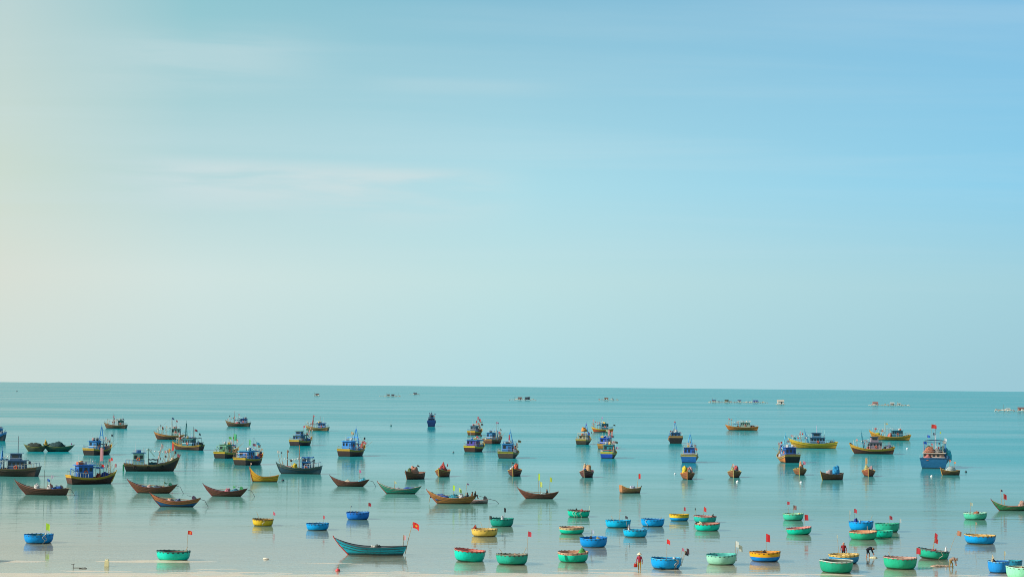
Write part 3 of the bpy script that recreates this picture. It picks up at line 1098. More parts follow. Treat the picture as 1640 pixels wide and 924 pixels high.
def open_boat(px, py, head, L, label, ref, hull=BRN, inner=(60, 110, 130), band=None, B=None, flags=(), loads=(), motor=None,
              hb=None, hs=None, F=None, mast=None, bowc=None, rail=(150, 110, 76), rb=0.25, rs=0.20, tb=0.14, poles=0, bandv=0.72, parts=()):
    SEED[0] += 1
    rng = random.Random(SEED[0])
    B = B or L * 0.25
    F = F or L * 0.115
    H = Hull(L, B, F, hb or L * 0.265, hs or L * 0.185, tb, L * rb, L * rs, 0.28, tm=0.45, sharp=1.9, full=0.36)
    loc = place(px, py, head, L, B)
    root = empty('open_boat', loc, R(head))
    tag(root, label, 'open boat', 'open wooden boats at anchor')
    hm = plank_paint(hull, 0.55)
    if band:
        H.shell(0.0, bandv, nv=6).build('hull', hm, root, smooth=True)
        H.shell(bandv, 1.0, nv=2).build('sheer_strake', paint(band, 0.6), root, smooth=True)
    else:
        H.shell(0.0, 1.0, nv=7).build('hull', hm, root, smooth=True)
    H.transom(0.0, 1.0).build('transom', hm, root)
    H.shell(0.36, 1.0, nv=4, inset=0.05).build('lining', paint(inner, 0.5), root, smooth=True)
    H.deck(0.09, flat=True, inset=0.055).build('floor', plank_paint((110, 96, 76), 0.6), root)
    for side in (1, -1):
        H.rail(1.0, 0.04, 0.07, side, over=0.08).build('gunwale', paint(rail, 0.5), root)
        H.rail(0.58, 0.025, 0.04, side, 0.03, 0.97).build('strake_rail', paint(tuple(int(c * 0.45) for c in rail), 0.6), root)
        H.rail(0.80, 0.03, 0.05, side, 0.02, 0.98).build('rub_rail', paint(tuple(int(c * 0.7) for c in rail), 0.5), root)
    for t in (0.22, 0.42, 0.62, 0.78):
        z = H.sheer(t) * 0.78
        p = H.pt(t, H.v_at(t, z), 1, 0.05)
        MB().box((p.x, 0, z), (0.24, 2 * p.y, 0.05)).build('thwart', plank_paint((140, 112, 80)), root)
    # small fore deck and raised stem
    vs = []
    for i in range(6):
        t = 0.86 + 0.14 * i / 5
        for side in (1, -1):
            p = H.pt(t, 0.99, side, 0.03)
            vs.append((p.x, p.y, p.z - 0.03))
    MB().add(vs, [(2 * i, 2 * i + 1, 2 * i + 3, 2 * i + 2) for i in range(5)]).build('fore_deck', paint(bowc or rail, 0.5), root)
    b1 = H.pt(1, 1, 1)
    MB().tube([H.pt(1, 0.15, 1), H.pt(1, 0.6, 1), b1 + Vector((0.03, 0, 0)), b1 + Vector((0.14, 0, 0.22))], 0.07, 6, 0.045).build('stem_post', paint(bowc or rail, 0.4), root)
    if motor:
        x = -L * 0.36
        z = H.sheer(0.14)
        mo = MB().box((x, 0, z + 0.22), (0.55, 0.34, 0.36), taper=0.8).box((x + 0.05, 0, z + 0.46), (0.30, 0.26, 0.14), taper=0.7)
        mo = mo.build('engine', paint(motor, 0.25), root)
        MB().tube([(x - 0.2, 0, z + 0.2), (x - 1.5, 0.1, z - 0.1), (x - 2.1, 0.12, -0.12)], 0.035, 6).build('propeller_shaft', plain((70, 72, 74), 0.4, 'steel'), mo)
        MB().tube([(x + 0.2, 0, z + 0.35), (x + 0.9, -0.1, z + 0.55)], 0.025, 5).build('tiller', plain((70, 72, 74), 0.4, 'steel'), mo)
    wang = -R(head)
    if mast:
        t, h, col = mast
        pole_mast(root, (t - 0.5) * L, 0.1, h, col, 0.04)
    for fl in flags:
        t, yo, h, col, *ex = fl
        x = (t - 0.5) * L
        w = ex[0] if ex else 0.5
        hh = ex[1] if len(ex) > 1 else 0.45
        lean = ex[2] if len(ex) > 2 else rng.uniform(-0.2, 0.2)
        flag_on_pole(root, (x, yo, 0.1), (x + lean, yo, 0.1 + h), col, w, hh, wang + rng.uniform(-.95, -.15), rng, star=(len(ex) > 3))
    for k in range(poles):
        y = rng.uniform(-.2, .2) * B
        MB().tube([(-L * 0.25, y, F * 1.25), (L * 0.30, y + 0.1, F * 1.5 + 0.1 * k)], 0.03, 5, 0.02).build('punt_pole', plain(BAMBOO, 0.7, 'bamboo'), root)
    for nd in loads:
        t, yo, size, col, desc, *ex = nd
        zb = F * 0.62
        size, yo = H.fit(t, zb, size, yo)
        w = to_world(root, ((t - 0.5) * L, yo, zb + (ex[0] - 0.45 if ex else 0)))
        net_pile(w, R(head), size, col, desc + ' ' + ref, rng)
    return root, H


def coracle(x0, x1, yrim, ybot, label, ref, col, rim=None, inner=None, band=None, tilt=(0, 0), flags=(), ropes=(), loads=(),
            boards=1, hratio=None, oval=1.0, stick=0):
    """round basket boat between photo columns x0..x1, waterline at row ybot"""
    SEED[0] += 1
    rng = random.Random(SEED[0])
    cx = (x0 + x1) / 2
    p = ground(cx, ybot)
    D = (x1 - x0) / ppm(p)
    for _ in range(3):
        yc = p.y + 0.36 * D
        c = Vector((p.x * yc / p.y, yc, 0))
        D = (x1 - x0) / ppm(c)
    Rr = D / 2
    Hh = hratio * D if hratio else max(0.23 * D, (ybot - yrim) / ppm(c) * 0.98)
    root = empty('coracle', (c.x, c.y, 0), rot=(R(tilt[0] + rng.uniform(-1.5, 1.5)), R(tilt[1] + rng.uniform(-2, 2)), rng.uniform(-0.15, 0.15)))
    tag(root, label, 'coracle', 'round basket boats near the shore')
    prof = [(0.02, -0.16), (0.45, -0.155), (0.66, -0.12), (0.78, -0.02), (0.87, 0.12), (0.935, 0.30), (0.968, 0.50), (0.988, 0.74), (1.0, 1.0)]

    def P(r, z):
        return (r * Rr, z * Hh if z >= 0 else z)
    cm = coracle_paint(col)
    wob = rng.uniform(0, 6)

    def sheer(mb, amt=0.05):
        vv = []
        for x, y, z in mb.v:
            a = math.atan2(y, x)
            k = max(0, z / Hh)
            rad = 1 + 0.022 * math.sin(2 * a + wob) + 0.012 * math.sin(5 * a + wob * 2) + 0.008 * math.sin(9 * a + wob * 3)
            vv.append((x * rad, y * rad * oval, z + k * amt * Hh * (math.cos(2 * (a + 0.1)) * 0.6 + 0.25 * math.sin(3 * a + wob))))
        mb.v = vv
        return mb
    if band:
        zb = 0.62 if len(band) == 3 else band[3]
        bc = band[:3]
        lo = [q for q in prof if q[1] < zb] + [(0.975 + 0.01 * (zb > 0.6), zb)]
        hi = [(0.977 + 0.01 * (zb > 0.6), zb)] + [q for q in prof if q[1] > zb]
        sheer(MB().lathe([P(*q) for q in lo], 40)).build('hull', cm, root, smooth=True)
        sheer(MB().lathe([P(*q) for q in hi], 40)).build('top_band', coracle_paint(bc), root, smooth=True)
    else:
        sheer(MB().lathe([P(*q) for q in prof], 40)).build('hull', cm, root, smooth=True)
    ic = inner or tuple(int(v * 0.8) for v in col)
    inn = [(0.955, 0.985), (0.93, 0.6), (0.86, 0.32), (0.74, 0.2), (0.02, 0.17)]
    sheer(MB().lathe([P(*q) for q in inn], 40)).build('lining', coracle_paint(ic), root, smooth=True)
    rc = rim or col
    ring = sheer(MB().add([(Rr * 0.985 * math.cos(2 * math.pi * i / 40), Rr * 0.985 * math.sin(2 * math.pi * i / 40), Hh) for i in range(40)], []))
    MB().tube(ring.v, 0.042 * D / 2.8, 7, closed=True).build('rim', coracle_paint(rc), root, smooth=True)
    ls = MB()
    for i in range(0, 40, 2):
        p0, p1 = Vector(ring.v[i]), Vector(ring.v[(i + 1) % 40])
        ls.box(p0 + Vector((0, 0, -0.02)), (0.05, 0.15 * D / 2.8, 0.17 * D / 2.8), math.atan2(p0.y, p0.x) + math.pi / 2 + 1.57)
    tag(ls.build('rim_lashing', plain(tuple(int(v * 0.45 + 20) for v in rc), 0.8, 'twine'), root), kind='stuff')
    for k in range(boards):
        y = (k - (boards - 1) / 2) * 0.5 * Rr + 0.12 * Rr
        hw = math.sqrt(max(0.05, 0.92 ** 2 - (y / Rr) ** 2)) * Rr * 0.98
        MB().box((0, y * oval, Hh * 0.80), (2 * hw, 0.20, 0.045)).build('seat_board', plank_paint((150, 126, 92)), root)
    for a, ln in ropes:
        pts = []
        a = R(a)
        for i in range(9):
            u = i / 8
            z = Hh * (1.03 - u * ln * 1.02)
            r = Rr * (1.015 if i else 0.96)
            for k in range(len(prof) - 1):
                if prof[k][1] <= z / Hh <= prof[k + 1][1]:
                    f = (z / Hh - prof[k][1]) / (prof[k + 1][1] - prof[k][1])
                    r = Rr * ((prof[k][0] + (prof[k + 1][0] - prof[k][0]) * f) + 0.03) if i else r
            aa = a + 0.10 * math.sin(u * 7 + wob)
            pts.append((r * math.cos(aa), r * math.sin(aa) * oval, z))
        MB().tube(pts, 0.03, 5).build('rope', plain(ROPE, 0.8, 'rope'), root)
    for fl in flags:
        fx, fy, h, fc, *ex = fl
        w = ex[0] if ex else 0.42
        hh = ex[1] if len(ex) > 1 else 0.42
        lean = ex[2] if len(ex) > 2 else rng.uniform(-0.15, 0.15)
        star = len(ex) > 3 and ex[3]
        flag_on_pole(root, (fx * Rr, fy * Rr, Hh * 0.25), (fx * Rr + lean, fy * Rr, Hh + h), fc, w, hh, rng.uniform(-.95, -.15), rng, star=star, r=0.022)
    for k in range(stick):
        a = rng.uniform(0, 6.28)
        MB().tube([(0.5 * Rr * math.cos(a), 0.5 * Rr * math.sin(a), Hh * 0.25), (0.95 * Rr * math.cos(a + 0.3), 0.95 * Rr * math.sin(a + 0.3), Hh + rng.uniform(0.3, 0.8))], 0.022, 5).build('paddle_stick', plain(BAMBOO, 0.7, 'bamboo'), root)
    for nd in loads:
        fx, fy, size, lc, desc, *ex = nd
        z = Hh * 0.18 + 0.02 + (ex[0] if ex else 0)
        net_pile(Vector((c.x + fx * Rr, c.y + fy * Rr, z)), rng.uniform(0, 3), (size[0], size[1], size[2] + Hh * 0.55), lc, desc + ' ' + ref, rng, group='gear in the coracles')
    return root, Rr, Hh

# ------------------------------------------------------------------ fishing boats with wheelhouses
FB = fishing_boat
FB(15, 763, 180, 10.5, 'dark brown fishing boat with slate blue two-tier wheelhouse, cut by left photo edge', 'on boat cut by left photo edge',
   hull=(70, 48, 38), band=(104, 84, 54), wall=(44, 78, 110), roof=(40, 88, 130), trim=(130, 150, 160), wh=(-0.13, 0.28, 0.58, 1.35), upper=True,
   masts=(('A', 0.63, 3.6, BLUE), ('P', 0.36, 6.2, (120, 130, 134))), flags=((0.40, 0.6, 2.6, NAVY), (0.18, 0.5, 1.8, (60, 70, 90))),
   nets=((0.72, 0, (1.8, 1.4, 0.55), (190, 180, 170), 'pale net heap forward of blue mast'),), hs=1.7)
FB(-14, 706, 180, 8.0, 'blue sterned boat just entering at left photo edge', 'on boat', hull=(50, 60, 70), band=BLUE, wall=BLUE, hs=2.5, F=1.1)
FB(160, 729, 68, 9.6, 'black sterned boat under blue A-frame mast, grey nets in its bow', 'in bow of black sterned boat',
   hull=DKB, trans=(52, 40, 36), band=(200, 160, 50), wall=BLUE, roof=(30, 120, 190), wh=(-0.22, 0.20, 0.62, 1.75),
   masts=(('A', 0.55, 5.6, BLUE),), booms=4, flags=((0.86, 0.3, 2.2, (90, 60, 60)),),
   nets=((0.70, 0, (2.4, 1.8, 1.0), (170, 130, 120), 'pinkish grey net heap'), (0.84, 0.1, (1.5, 1.1, 0.9), (200, 200, 190), 'pale float line heap')))
FB(185, 686, 176, 8.4, 'small far brown boat with green wheelhouse, alone at upper left', 'on small far brown boat at upper left', hull=(110, 76, 50), band=(140, 104, 62), wall=(40, 104, 96),
   roof=(50, 120, 110), wh=(-0.24, 0.22, 0.55, 1.6), masts=(('A', 0.55, 4.2, (120, 80, 70), 0.3),), flags=((0.62, 0.3, 3.8, (190, 150, 170)), (0.2, 0.2, 3.0, (70, 100, 110))), booms=2)
FB(147, 776, 33, 8.2, 'brown boat with yellow stripe and bright blue cabin beside tall pink banner', 'on brown boat with pink banner',
   hull=(88, 50, 36), band=(206, 158, 34), wall=(30, 98, 176), roof=(30, 104, 196), trim=(150, 190, 220), wh=(-0.17, 0.32, 0.62, 1.75), B=3.0,
   flags=((0.66, 0.0, 5.3, (236, 160, 160), 0.0, 0.55, 2.3), (0.90, 0.2, 3.2, RED, 0.0, 0.35, 0.5), (0.95, -0.2, 2.0, (240, 150, 150), 0.2, 0.3, 0.6)),
   nets=((0.80, 0, (2.0, 1.5, 0.85), (34, 70, 170), 'royal blue tarpaulin bundle'), (0.64, 0.1, (0.9, 0.9, 1.0), (200, 90, 70), 'rusty red net heap')), hs=1.5, gallows=(-0.40, 1.7, (60, 130, 200)))
FB(272, 704, 178, 9.4, 'brown boat with orange bow, moored behind green masted boat', 'on brown boat behind green masted boat', hull=(96, 62, 46), band=(190, 130, 60), wall=(120, 160, 150), roof=(150, 180, 170),
   wh=(-0.2, 0.26, 0.55, 1.8), masts=(('P', 0.42, 5.8, (150, 160, 160)),), flags=((0.46, 0.3, 5.8, (70, 100, 130)), (0.30, -0.3, 5.0, (200, 120, 120))), booms=2)
FB(300, 721, 160, 8.4, 'brown boat under dark green A-frame mast with cluttered stern', 'on boat with green A-frame mast', hull=(84, 54, 42), band=(180, 140, 46), wall=(36, 120, 130), roof=(60, 140, 140),
   wh=(-0.06, 0.34, 0.66, 1.5), masts=(('A', 0.55, 6.0, (36, 110, 110)), ('P', 0.30, 5.2, (120, 130, 130))), flags=((0.25, 0.3, 4.6, (150, 60, 70)), (0.15, -0.4, 3.6, (40, 80, 90))),
   nets=((0.12, 0, (2.0, 2.0, 1.4), (40, 66, 66), 'dark teal net heap'), (0.72, 0, (1.8, 1.4, 0.6), (180, 170, 130), 'straw coloured net heap')), booms=3, awn=(-0.25, 0.3, 0.7, 2.3, (50, 90, 100)))
FB(243, 755, 9, 10.4, 'dark brown boat with green rudder board and tall red banners', 'on boat with green rudder board', hull=(76, 56, 50), band=(150, 110, 64), trans=(30, 130, 90), wall=(150, 190, 172), roof=(34, 100, 140),
   trim=(60, 120, 150), wh=(-0.24, 0.20, 0.58, 1.9), rudder=(30, 140, 92), hb=2.9, hs=1.45, F=1.2, masts=(('P', 0.58, 4.4, (214, 170, 160), 1.0),), awn=(0.02, 0.16, 0.6, 1.3, (60, 100, 106)),
   flags=((0.86, 0.1, 3.8, (222, 70, 56), 0.0, 0.7, 1.5), (0.60, 0.2, 4.2, (230, 150, 140), 0.9, 0.3, 0.8), (0.95, 0, 1.2, PINK, 0.1, 0.6, 0.6), (0.80, -.2, 3.0, YEL, 0.0, 0.25, 0.9)),
   nets=((0.02 + 0.5, 0, (2.2, 1.6, 0.9), (40, 120, 128), 'teal tarpaulin bundle amidships'), (0.76, 0, (2.6, 1.4, 0.45), (120, 124, 150), 'slate grey net heap'), (0.87, 0, (1.0, 0.8, 0.8), (214, 200, 170), 'cream float bundle')), tire=3)
FB(381, 683, 176, 9.8, 'far brown boat with navy cabin aft, single mast and pink nets', 'on far boat with navy cabin', hull=(92, 70, 50), band=(130, 104, 66), wall=(36, 88, 150), roof=(30, 80, 140), wh=(-0.24, 0.26, 0.6, 1.6),
   masts=(('P', 0.64, 5.2, (150, 110, 100)),), flags=((0.50, 0.3, 4.2, (200, 160, 170)), (0.92, 0, 1.6, (220, 190, 190))), nets=((0.5, 0, (2.2, 1.5, 1.0), (190, 110, 120), 'pink net heap'),))
FB(366, 734, 70, 9.0, 'black sterned boat with green cabin, half hidden behind blue cabin boat', 'on boat with green cabin', hull=(66, 50, 40), band=(206, 170, 40), wall=(60, 130, 96), roof=(90, 150, 110), trim=(190, 210, 190),
   wh=(-0.16, 0.24, 0.66, 1.6), gallows=(-0.38, 1.9, (130, 180, 150)), flags=((0.6, 0.2, 4.0, (110, 200, 110)), (0.7, -0.3, 4.6, (120, 220, 150), 0.1, 0.7, 1.6)), booms=2)
FB(402, 745, 66, 9.3, 'blue cabin boat with dark yellow-rimmed stern behind yellow rowboat', 'on blue cabin boat behind yellow rowboat', hull=(72, 50, 44), band=(204, 164, 44), trans=(56, 44, 38), wall=(36, 110, 180), roof=(60, 160, 200), trim=(170, 190, 200),
   wh=(-0.18, 0.28, 0.70, 1.5), masts=(('P', 0.60, 4.8, (120, 170, 190)),), flags=((0.42, 0.2, 4.4, (110, 210, 140), 0.1, 0.5, 1.2), (0.78, 0.4, 3.6, (60, 160, 190)), (0.88, 0, 1.4, (220, 100, 90)), (0.5, -.5, 3.6, (220, 130, 140))),
   nets=((0.62, 0, (3.0, 2.0, 1.0), (34, 110, 190), 'bright blue net heap'), (0.86, 0, (1.2, 1.0, 0.9), (190, 90, 80), 'red net heap')), gallows=(-0.40, 1.5, (170, 140, 130)), booms=2)
FB(479, 759, 180, 8.5, 'dark teal boat with blue canopy cabin and bare brown mast', 'on dark teal boat', hull=(30, 70, 84), band=(58, 84, 80), wall=(40, 100, 160), roof=(40, 130, 190), trim=(120, 160, 180),
   wh=(-0.16, 0.18, 0.55, 1.1), hs=1.5, masts=(('P', 0.76, 3.6, (150, 110, 80)), ('P', 0.50, 4.6, (190, 130, 90))), awn=(-0.19, 0.24, 0.7, 2.3, (44, 130, 190)),
   nets=((0.60, 0, (1.3, 1.0, 1.1), (220, 196, 50), 'yellow tarpaulin bundle'), (0.74, 0, (2.2, 1.2, 0.6), (170, 140, 130), 'dull pink net heap')), gallows=(-0.33, 1.9, (50, 60, 70)))
FB(485, 714, 66, 9.8, 'dark sterned boat with blue hull sides and green upper cabin', 'on boat with green upper cabin', hull=(84, 56, 56), trans=(60, 42, 44), band=(196, 164, 54), wall=(36, 104, 160), roof=(90, 130, 96), trim=(160, 190, 160),
   wh=(-0.22, 0.26, 0.7, 1.35), upper=True, flags=((0.55, 0.3, 4.6, (214, 70, 90), 0.0, 0.5, 0.6), (0.6, -0.4, 3.8, (90, 150, 120))), nets=((0.70, 0, (3.0, 2.2, 1.1), (44, 140, 200), 'sky blue net heap'), (0.88, 0, (1.2, 1.0, 0.9), (190, 210, 220), 'white float heap')))
FB(508, 690, 172, 8.6, 'far tan boat with twin red masts and blue cabin', 'on far tan boat', hull=(150, 112, 70), band=(180, 150, 90), wall=(40, 100, 160), roof=(36, 96, 160), wh=(-0.20, 0.28, 0.6, 1.5), masts=(('A', 0.72, 4.4, (170, 60, 60), -0.4), ('P', 0.38, 4.6, (170, 90, 90))), flags=((0.70, 0.1, 4.9, (220, 140, 140)),), booms=2)
FB(567, 731, 66, 10.6, 'bright blue cabin boat with tall blue mast, alone left of centre', 'on bright blue cabin boat left of centre', hull=(96, 60, 44), trans=(62, 40, 36), band=(196, 156, 44), wall=(34, 130, 206), roof=(40, 150, 224), trim=(120, 190, 230),
   wh=(-0.24, 0.22, 0.64, 1.9), masts=(('A', 0.58, 5.4, (40, 140, 210)), ('P', 0.40, 4.6, (190, 190, 180))), flags=((0.42, 0.3, 4.8, (226, 190, 140), 0.0, 0.8, 0.6), (0.90, 0.2, 1.8, (226, 90, 100)), (0.84, -0.5, 2.0, (230, 120, 130))),
   nets=((0.74, 0, (2.6, 2.0, 0.7), (180, 200, 200), 'white and teal net heap'), (0.88, 0.1, (1.0, 1.0, 1.0), (214, 110, 110), 'pink net heap')), booms=3)
FB(691, 683, 92, 11.0, 'deep blue fishing vessel seen end on, alone near the centre horizon', 'on deep blue vessel', B=3.7, hull=(22, 62, 120), band=(24, 74, 140), trans=(20, 58, 118), wall=(30, 70, 110), roof=(40, 90, 130), trim=(150, 180, 200), wh=(-0.16, 0.3, 0.7, 1.5), upper=True, hs=2.6,
   F=1.7, masts=(('A', 0.6, 4.4, (40, 70, 100)), ('P', 0.4, 4.6, (60, 80, 100))), gallows=(-0.42, 2.0, (40, 70, 110)), flags=((0.5, 1.0, 4.4, (60, 80, 110)), (0.45, -1.0, 4.2, (120, 150, 170))))
FB(763, 697, 66, 9.0, 'orange sided boat under pink flags, rearmost of central trio', 'on orange sided boat', hull=(180, 100, 46), band=(220, 176, 40), trans=(110, 70, 40), wall=(60, 90, 110), roof=(60, 110, 130), wh=(-0.2, 0.24, 0.62, 1.7),
   flags=((0.62, 0.2, 5.6, (230, 140, 150), 0.0, 0.6, 1.2), (0.66, -0.3, 4.8, (226, 90, 90), 0.1, 0.6, 1.0), (0.58, 0.6, 4.2, (200, 60, 60), 0.1, 0.5, 0.9), (0.9, 0.2, 2.6, (60, 80, 80), 0.9)), nets=((0.66, 0, (2.2, 1.8, 1.6), (226, 120, 60), 'orange net heap'),), booms=2)
FB(763, 724, 68, 9.6, 'yellow-rimmed boat with blue and purple cabin at front of central trio', 'on boat with purple cabin', hull=(110, 64, 40), trans=(76, 46, 34), band=(214, 184, 50), wall=(64, 60, 160), roof=(36, 130, 186), trim=(130, 90, 170),
   wh=(-0.22, 0.26, 0.78, 1.6), awn=(0.04, 0.22, 0.75, 2.1, (36, 130, 180)), gallows=(-0.34, 2.0, (170, 150, 190)), flags=((0.6, 0.5, 3.2, (200, 80, 90)), (0.9, 0, 1.8, (90, 160, 170))), nets=((0.74, 0, (2.4, 1.8, 0.8), (120, 180, 180), 'pale teal net heap'), (0.88, 0, (1.1, 0.9, 0.8), (190, 200, 190), 'white float heap')), booms=2)
FB(792, 711, 62, 9.0, 'brown boat with small teal cabin and spread net poles, right of central trio', 'on brown boat with net poles', hull=(130, 76, 50), trans=(110, 66, 44), band=(150, 110, 60), wall=(34, 120, 170), roof=(40, 140, 190), wh=(-0.24, 0.24, 0.6, 1.8),
   masts=(('P', 0.58, 5.6, (150, 190, 200)), ('P', 0.72, 5.0, (150, 190, 200))), flags=((0.64, 0, 5.6, (200, 160, 180)), (0.85, 0.3, 2.4, (200, 90, 100))), nets=((0.84, 0, (1.8, 1.5, 1.2), (200, 196, 180), 'pale net heap'), (0.4, 0.9, (1.0, .8, 1.2), (214, 100, 110), 'pink net heap')), booms=4)
FB(817, 734, 76, 9.6, 'grey-brown sterned boat with olive rim and single blue mast', 'on boat with olive rim', B=4.2, hull=(110, 84, 60), trans=(84, 72, 62), band=(158, 150, 56), wall=(30, 110, 170), roof=(40, 140, 196), trim=(150, 170, 210), wh=(-0.24, 0.22, 0.56, 1.8), masts=(('A', 0.5, 5.2, (34, 130, 190)),),
   flags=((0.44, 0.4, 4.6, (210, 70, 90), 0.0, 0.3, 1.3), (0.92, -0.5, 2.6, (90, 100, 80), 0.9)), nets=((0.72, -0.5, (1.7, 1.3, 1.5), (214, 130, 120), 'salmon net heap'),), booms=4)
FB(937, 712, 72, 9.6, 'olive-rimmed boat topped by orange bundle, left of cluttered right-hand trio', 'on olive-rimmed boat left of trio', hull=(96, 80, 54), trans=(70, 60, 46), band=(176, 154, 70), wall=(150, 150, 120), roof=(180, 170, 130), wh=(-0.2, 0.24, 0.6, 1.3), masts=(('A', 0.62, 5.0, (40, 120, 200)),),
   flags=((0.66, 0.3, 5.2, (200, 120, 180), 0.2, 0.3, 0.6), (0.7, -.4, 2.6, (40, 120, 210), 0.3, 0.6, 0.9)), nets=((0.42, 0.2, (1.9, 1.7, 1.2), (230, 150, 60), 'orange bundle atop cabin', 2.9), (0.3, 0, (2.0, 2.0, 1.6), (90, 100, 70), 'dark green net heap')), gallows=(-0.36, 2.4, (190, 180, 150)), booms=2)
FB(965, 692, 178, 8.2, 'orange boat with yellow stripe and teal cabin at back of right-hand trio', 'on orange boat', hull=(196, 88, 44), band=(226, 180, 44), wall=(40, 110, 130), roof=(50, 120, 140), wh=(-0.12, 0.30, 0.6, 1.8), masts=(('P', 0.56, 4.6, (180, 180, 190)),), flags=((0.92, 0, 3.6, (220, 150, 160), 0.2, 0.4, 0.8), (0.54, 0.3, 5.0, (200, 170, 210), 0.0, 0.5, 0.8), (0.1, 0, 2.2, (60, 70, 60), -0.8)), booms=2)
FB(971, 719, 72, 8.6, 'ochre sterned boat covered by royal blue canopy in right-hand trio', 'on boat with royal blue canopy', hull=(150, 86, 50), trans=(170, 120, 56), band=(216, 160, 70), wall=(34, 86, 190), roof=(30, 100, 210), wh=(-0.2, 0.26, 0.72, 1.6), awn=(0.0, 0.2, 0.8, 2.2, (34, 96, 210)),
   flags=((0.8, 0.2, 4.2, (226, 140, 140), 0.3, 0.6, 1.8), (0.9, -0.2, 3.4, (230, 160, 150), 0.5, 0.5, 1.6), (0.7, 0.6, 4.4, (190, 210, 160)), (0.95, -.4, 2.2, (110, 40, 90))), nets=((0.74, 0, (2.4, 1.9, 1.7), (222, 140, 130), 'salmon net heap'), (0.9, 0, (1.2, 1.0, 1.0), (120, 50, 100), 'purple net heap')), booms=2)
FB(977, 734, 76, 9.0, 'royal blue sterned boat with yellow rim, foremost of right-hand trio', 'on royal blue sterned boat', hull=(120, 90, 56), trans=(26, 84, 190), band=(206, 190, 60), wall=(36, 130, 140), roof=(46, 140, 150), trim=(220, 90, 60), wh=(-0.24, 0.22, 0.66, 1.7),
   flags=((0.9, -0.3, 2.6, (70, 80, 70), 0.7), (0.86, 0.4, 2.0, (214, 90, 80)), (0.8, -.8, 1.6, (200, 170, 190))), nets=((0.30, 0, (1.4, 1.5, 0.9), (222, 110, 50), 'orange net heap', 0.0), (0.66, -0.3, (2.0, 1.8, 1.5), (214, 150, 120), 'tan net heap'), (0.84, -0.2, (1.5, 1.2, 0.9), (140, 100, 120), 'mauve net heap')), booms=4)
FB(1081, 710, 88, 10.0, 'black sterned boat with tan rim and pale blue mast, seen from behind', 'on black sterned boat', B=4.5, hull=(70, 54, 44), trans=(44, 38, 37), band=(190, 140, 84), wall=(40, 110, 170), roof=(60, 130, 180), trim=(180, 200, 210), wh=(-0.2, 0.24, 0.62, 1.7), hs=2.3,
   masts=(('A', 0.5, 5.4, (70, 150, 200)),), flags=((0.5, 0.3, 5.8, (220, 110, 110), 0.1, 0.5, 0.5), (0.8, -1.2, 2.2, (170, 160, 150))), booms=2)
FB(1105, 741, 81, 9.4, 'mid blue sterned boat with tan rim, directly behind orange-hulled rowboat', 'on mid blue sterned boat', B=3.9, hull=(150, 100, 60), trans=(28, 112, 186), band=(196, 168, 96), wall=(30, 100, 190), roof=(120, 150, 150), trim=(200, 210, 210), wh=(-0.24, 0.26, 0.62, 1.9), hs=1.9,
   masts=(('A', 0.5, 5.4, (70, 160, 210)),), flags=((0.46, 0.5, 3.6, (214, 200, 170)), (0.86, -0.9, 2.0, (230, 120, 80))), nets=((0.7, -0.7, (2.0, 1.6, 1.0), (60, 110, 130), 'teal net heap'), (0.55, 0.2, (1.2, 1.0, 0.8), (206, 200, 170), 'cream float heap', 1.2)), booms=3)
FB(1188, 689, 180, 13.2, 'long low orange boat with pale cabin, alone before the rafts', 'on long orange boat', B=3.6, hull=(206, 118, 44), band=(224, 140, 60), wall=(150, 176, 160), roof=(170, 190, 170), trim=(90, 130, 130), wh=(-0.10, 0.28, 0.6, 1.7), hb=2.2, F=1.2, hs=1.6, masts=(('P', 0.68, 5.0, (90, 170, 200)),),
   nets=((0.18, 0, (2.4, 2.0, 1.1), (110, 60, 50), 'dark rusty net heap'), (0.62, 0, (1.5, 1.5, 0.9), (120, 150, 140), 'grey green net heap')), flags=((0.28, 0.5, 3.2, (220, 210, 200)),), booms=2)
FB(1259, 741, 100, 9.6, 'black sterned boat with lit orange side and deep blue cabin', 'on black sterned boat with orange side', B=4.1, hull=(210, 124, 54), trans=(36, 31, 32), band=(190, 146, 74), wall=(28, 86, 170), roof=(30, 90, 170), trim=(60, 120, 190), wh=(-0.24, 0.24, 0.62, 1.9), hs=1.9, masts=(('A', 0.55, 5.2, (70, 180, 210)),),
   flags=((0.7, 1.2, 3.6, (220, 190, 190)), (0.62, -0.4, 4.2, (190, 150, 130))), nets=((0.6, 1.2, (1.6, 1.2, 1.4), (190, 200, 220), 'white net heap'), (0.2, -0.2, (1.4, 1.0, 1.0), (206, 160, 90), 'straw net heap')))
FB(1302, 718, 180, 13.6, 'long yellow fishing boat with raked blue mast and blue-white cabin', 'on long yellow boat', B=3.8, hull=(214, 160, 40), band=(226, 184, 52), wall=(60, 120, 150), roof=(50, 80, 120), trim=(220, 220, 220), wh=(-0.09, 0.30, 0.62, 1.5), upper=True, hb=2.7, F=1.35, hs=1.9,
   masts=(('A', 0.58, 3.9, (40, 130, 170), 1.3), ('P', 0.42, 5.6, (200, 180, 200)), ('P', 0.26, 4.2, (170, 220, 220))), flags=((0.96, 0, 1.8, (220, 170, 170)), (0.90, 0.2, 1.4, (40, 110, 120))), nets=((0.33, 0, (1.4, 1.4, 1.1), (216, 110, 60), 'orange net heap aft of cabin'), (0.1, 0, (1.6, 1.4, 0.9), (120, 140, 120), 'grey green net heap')), bandv=0.7)
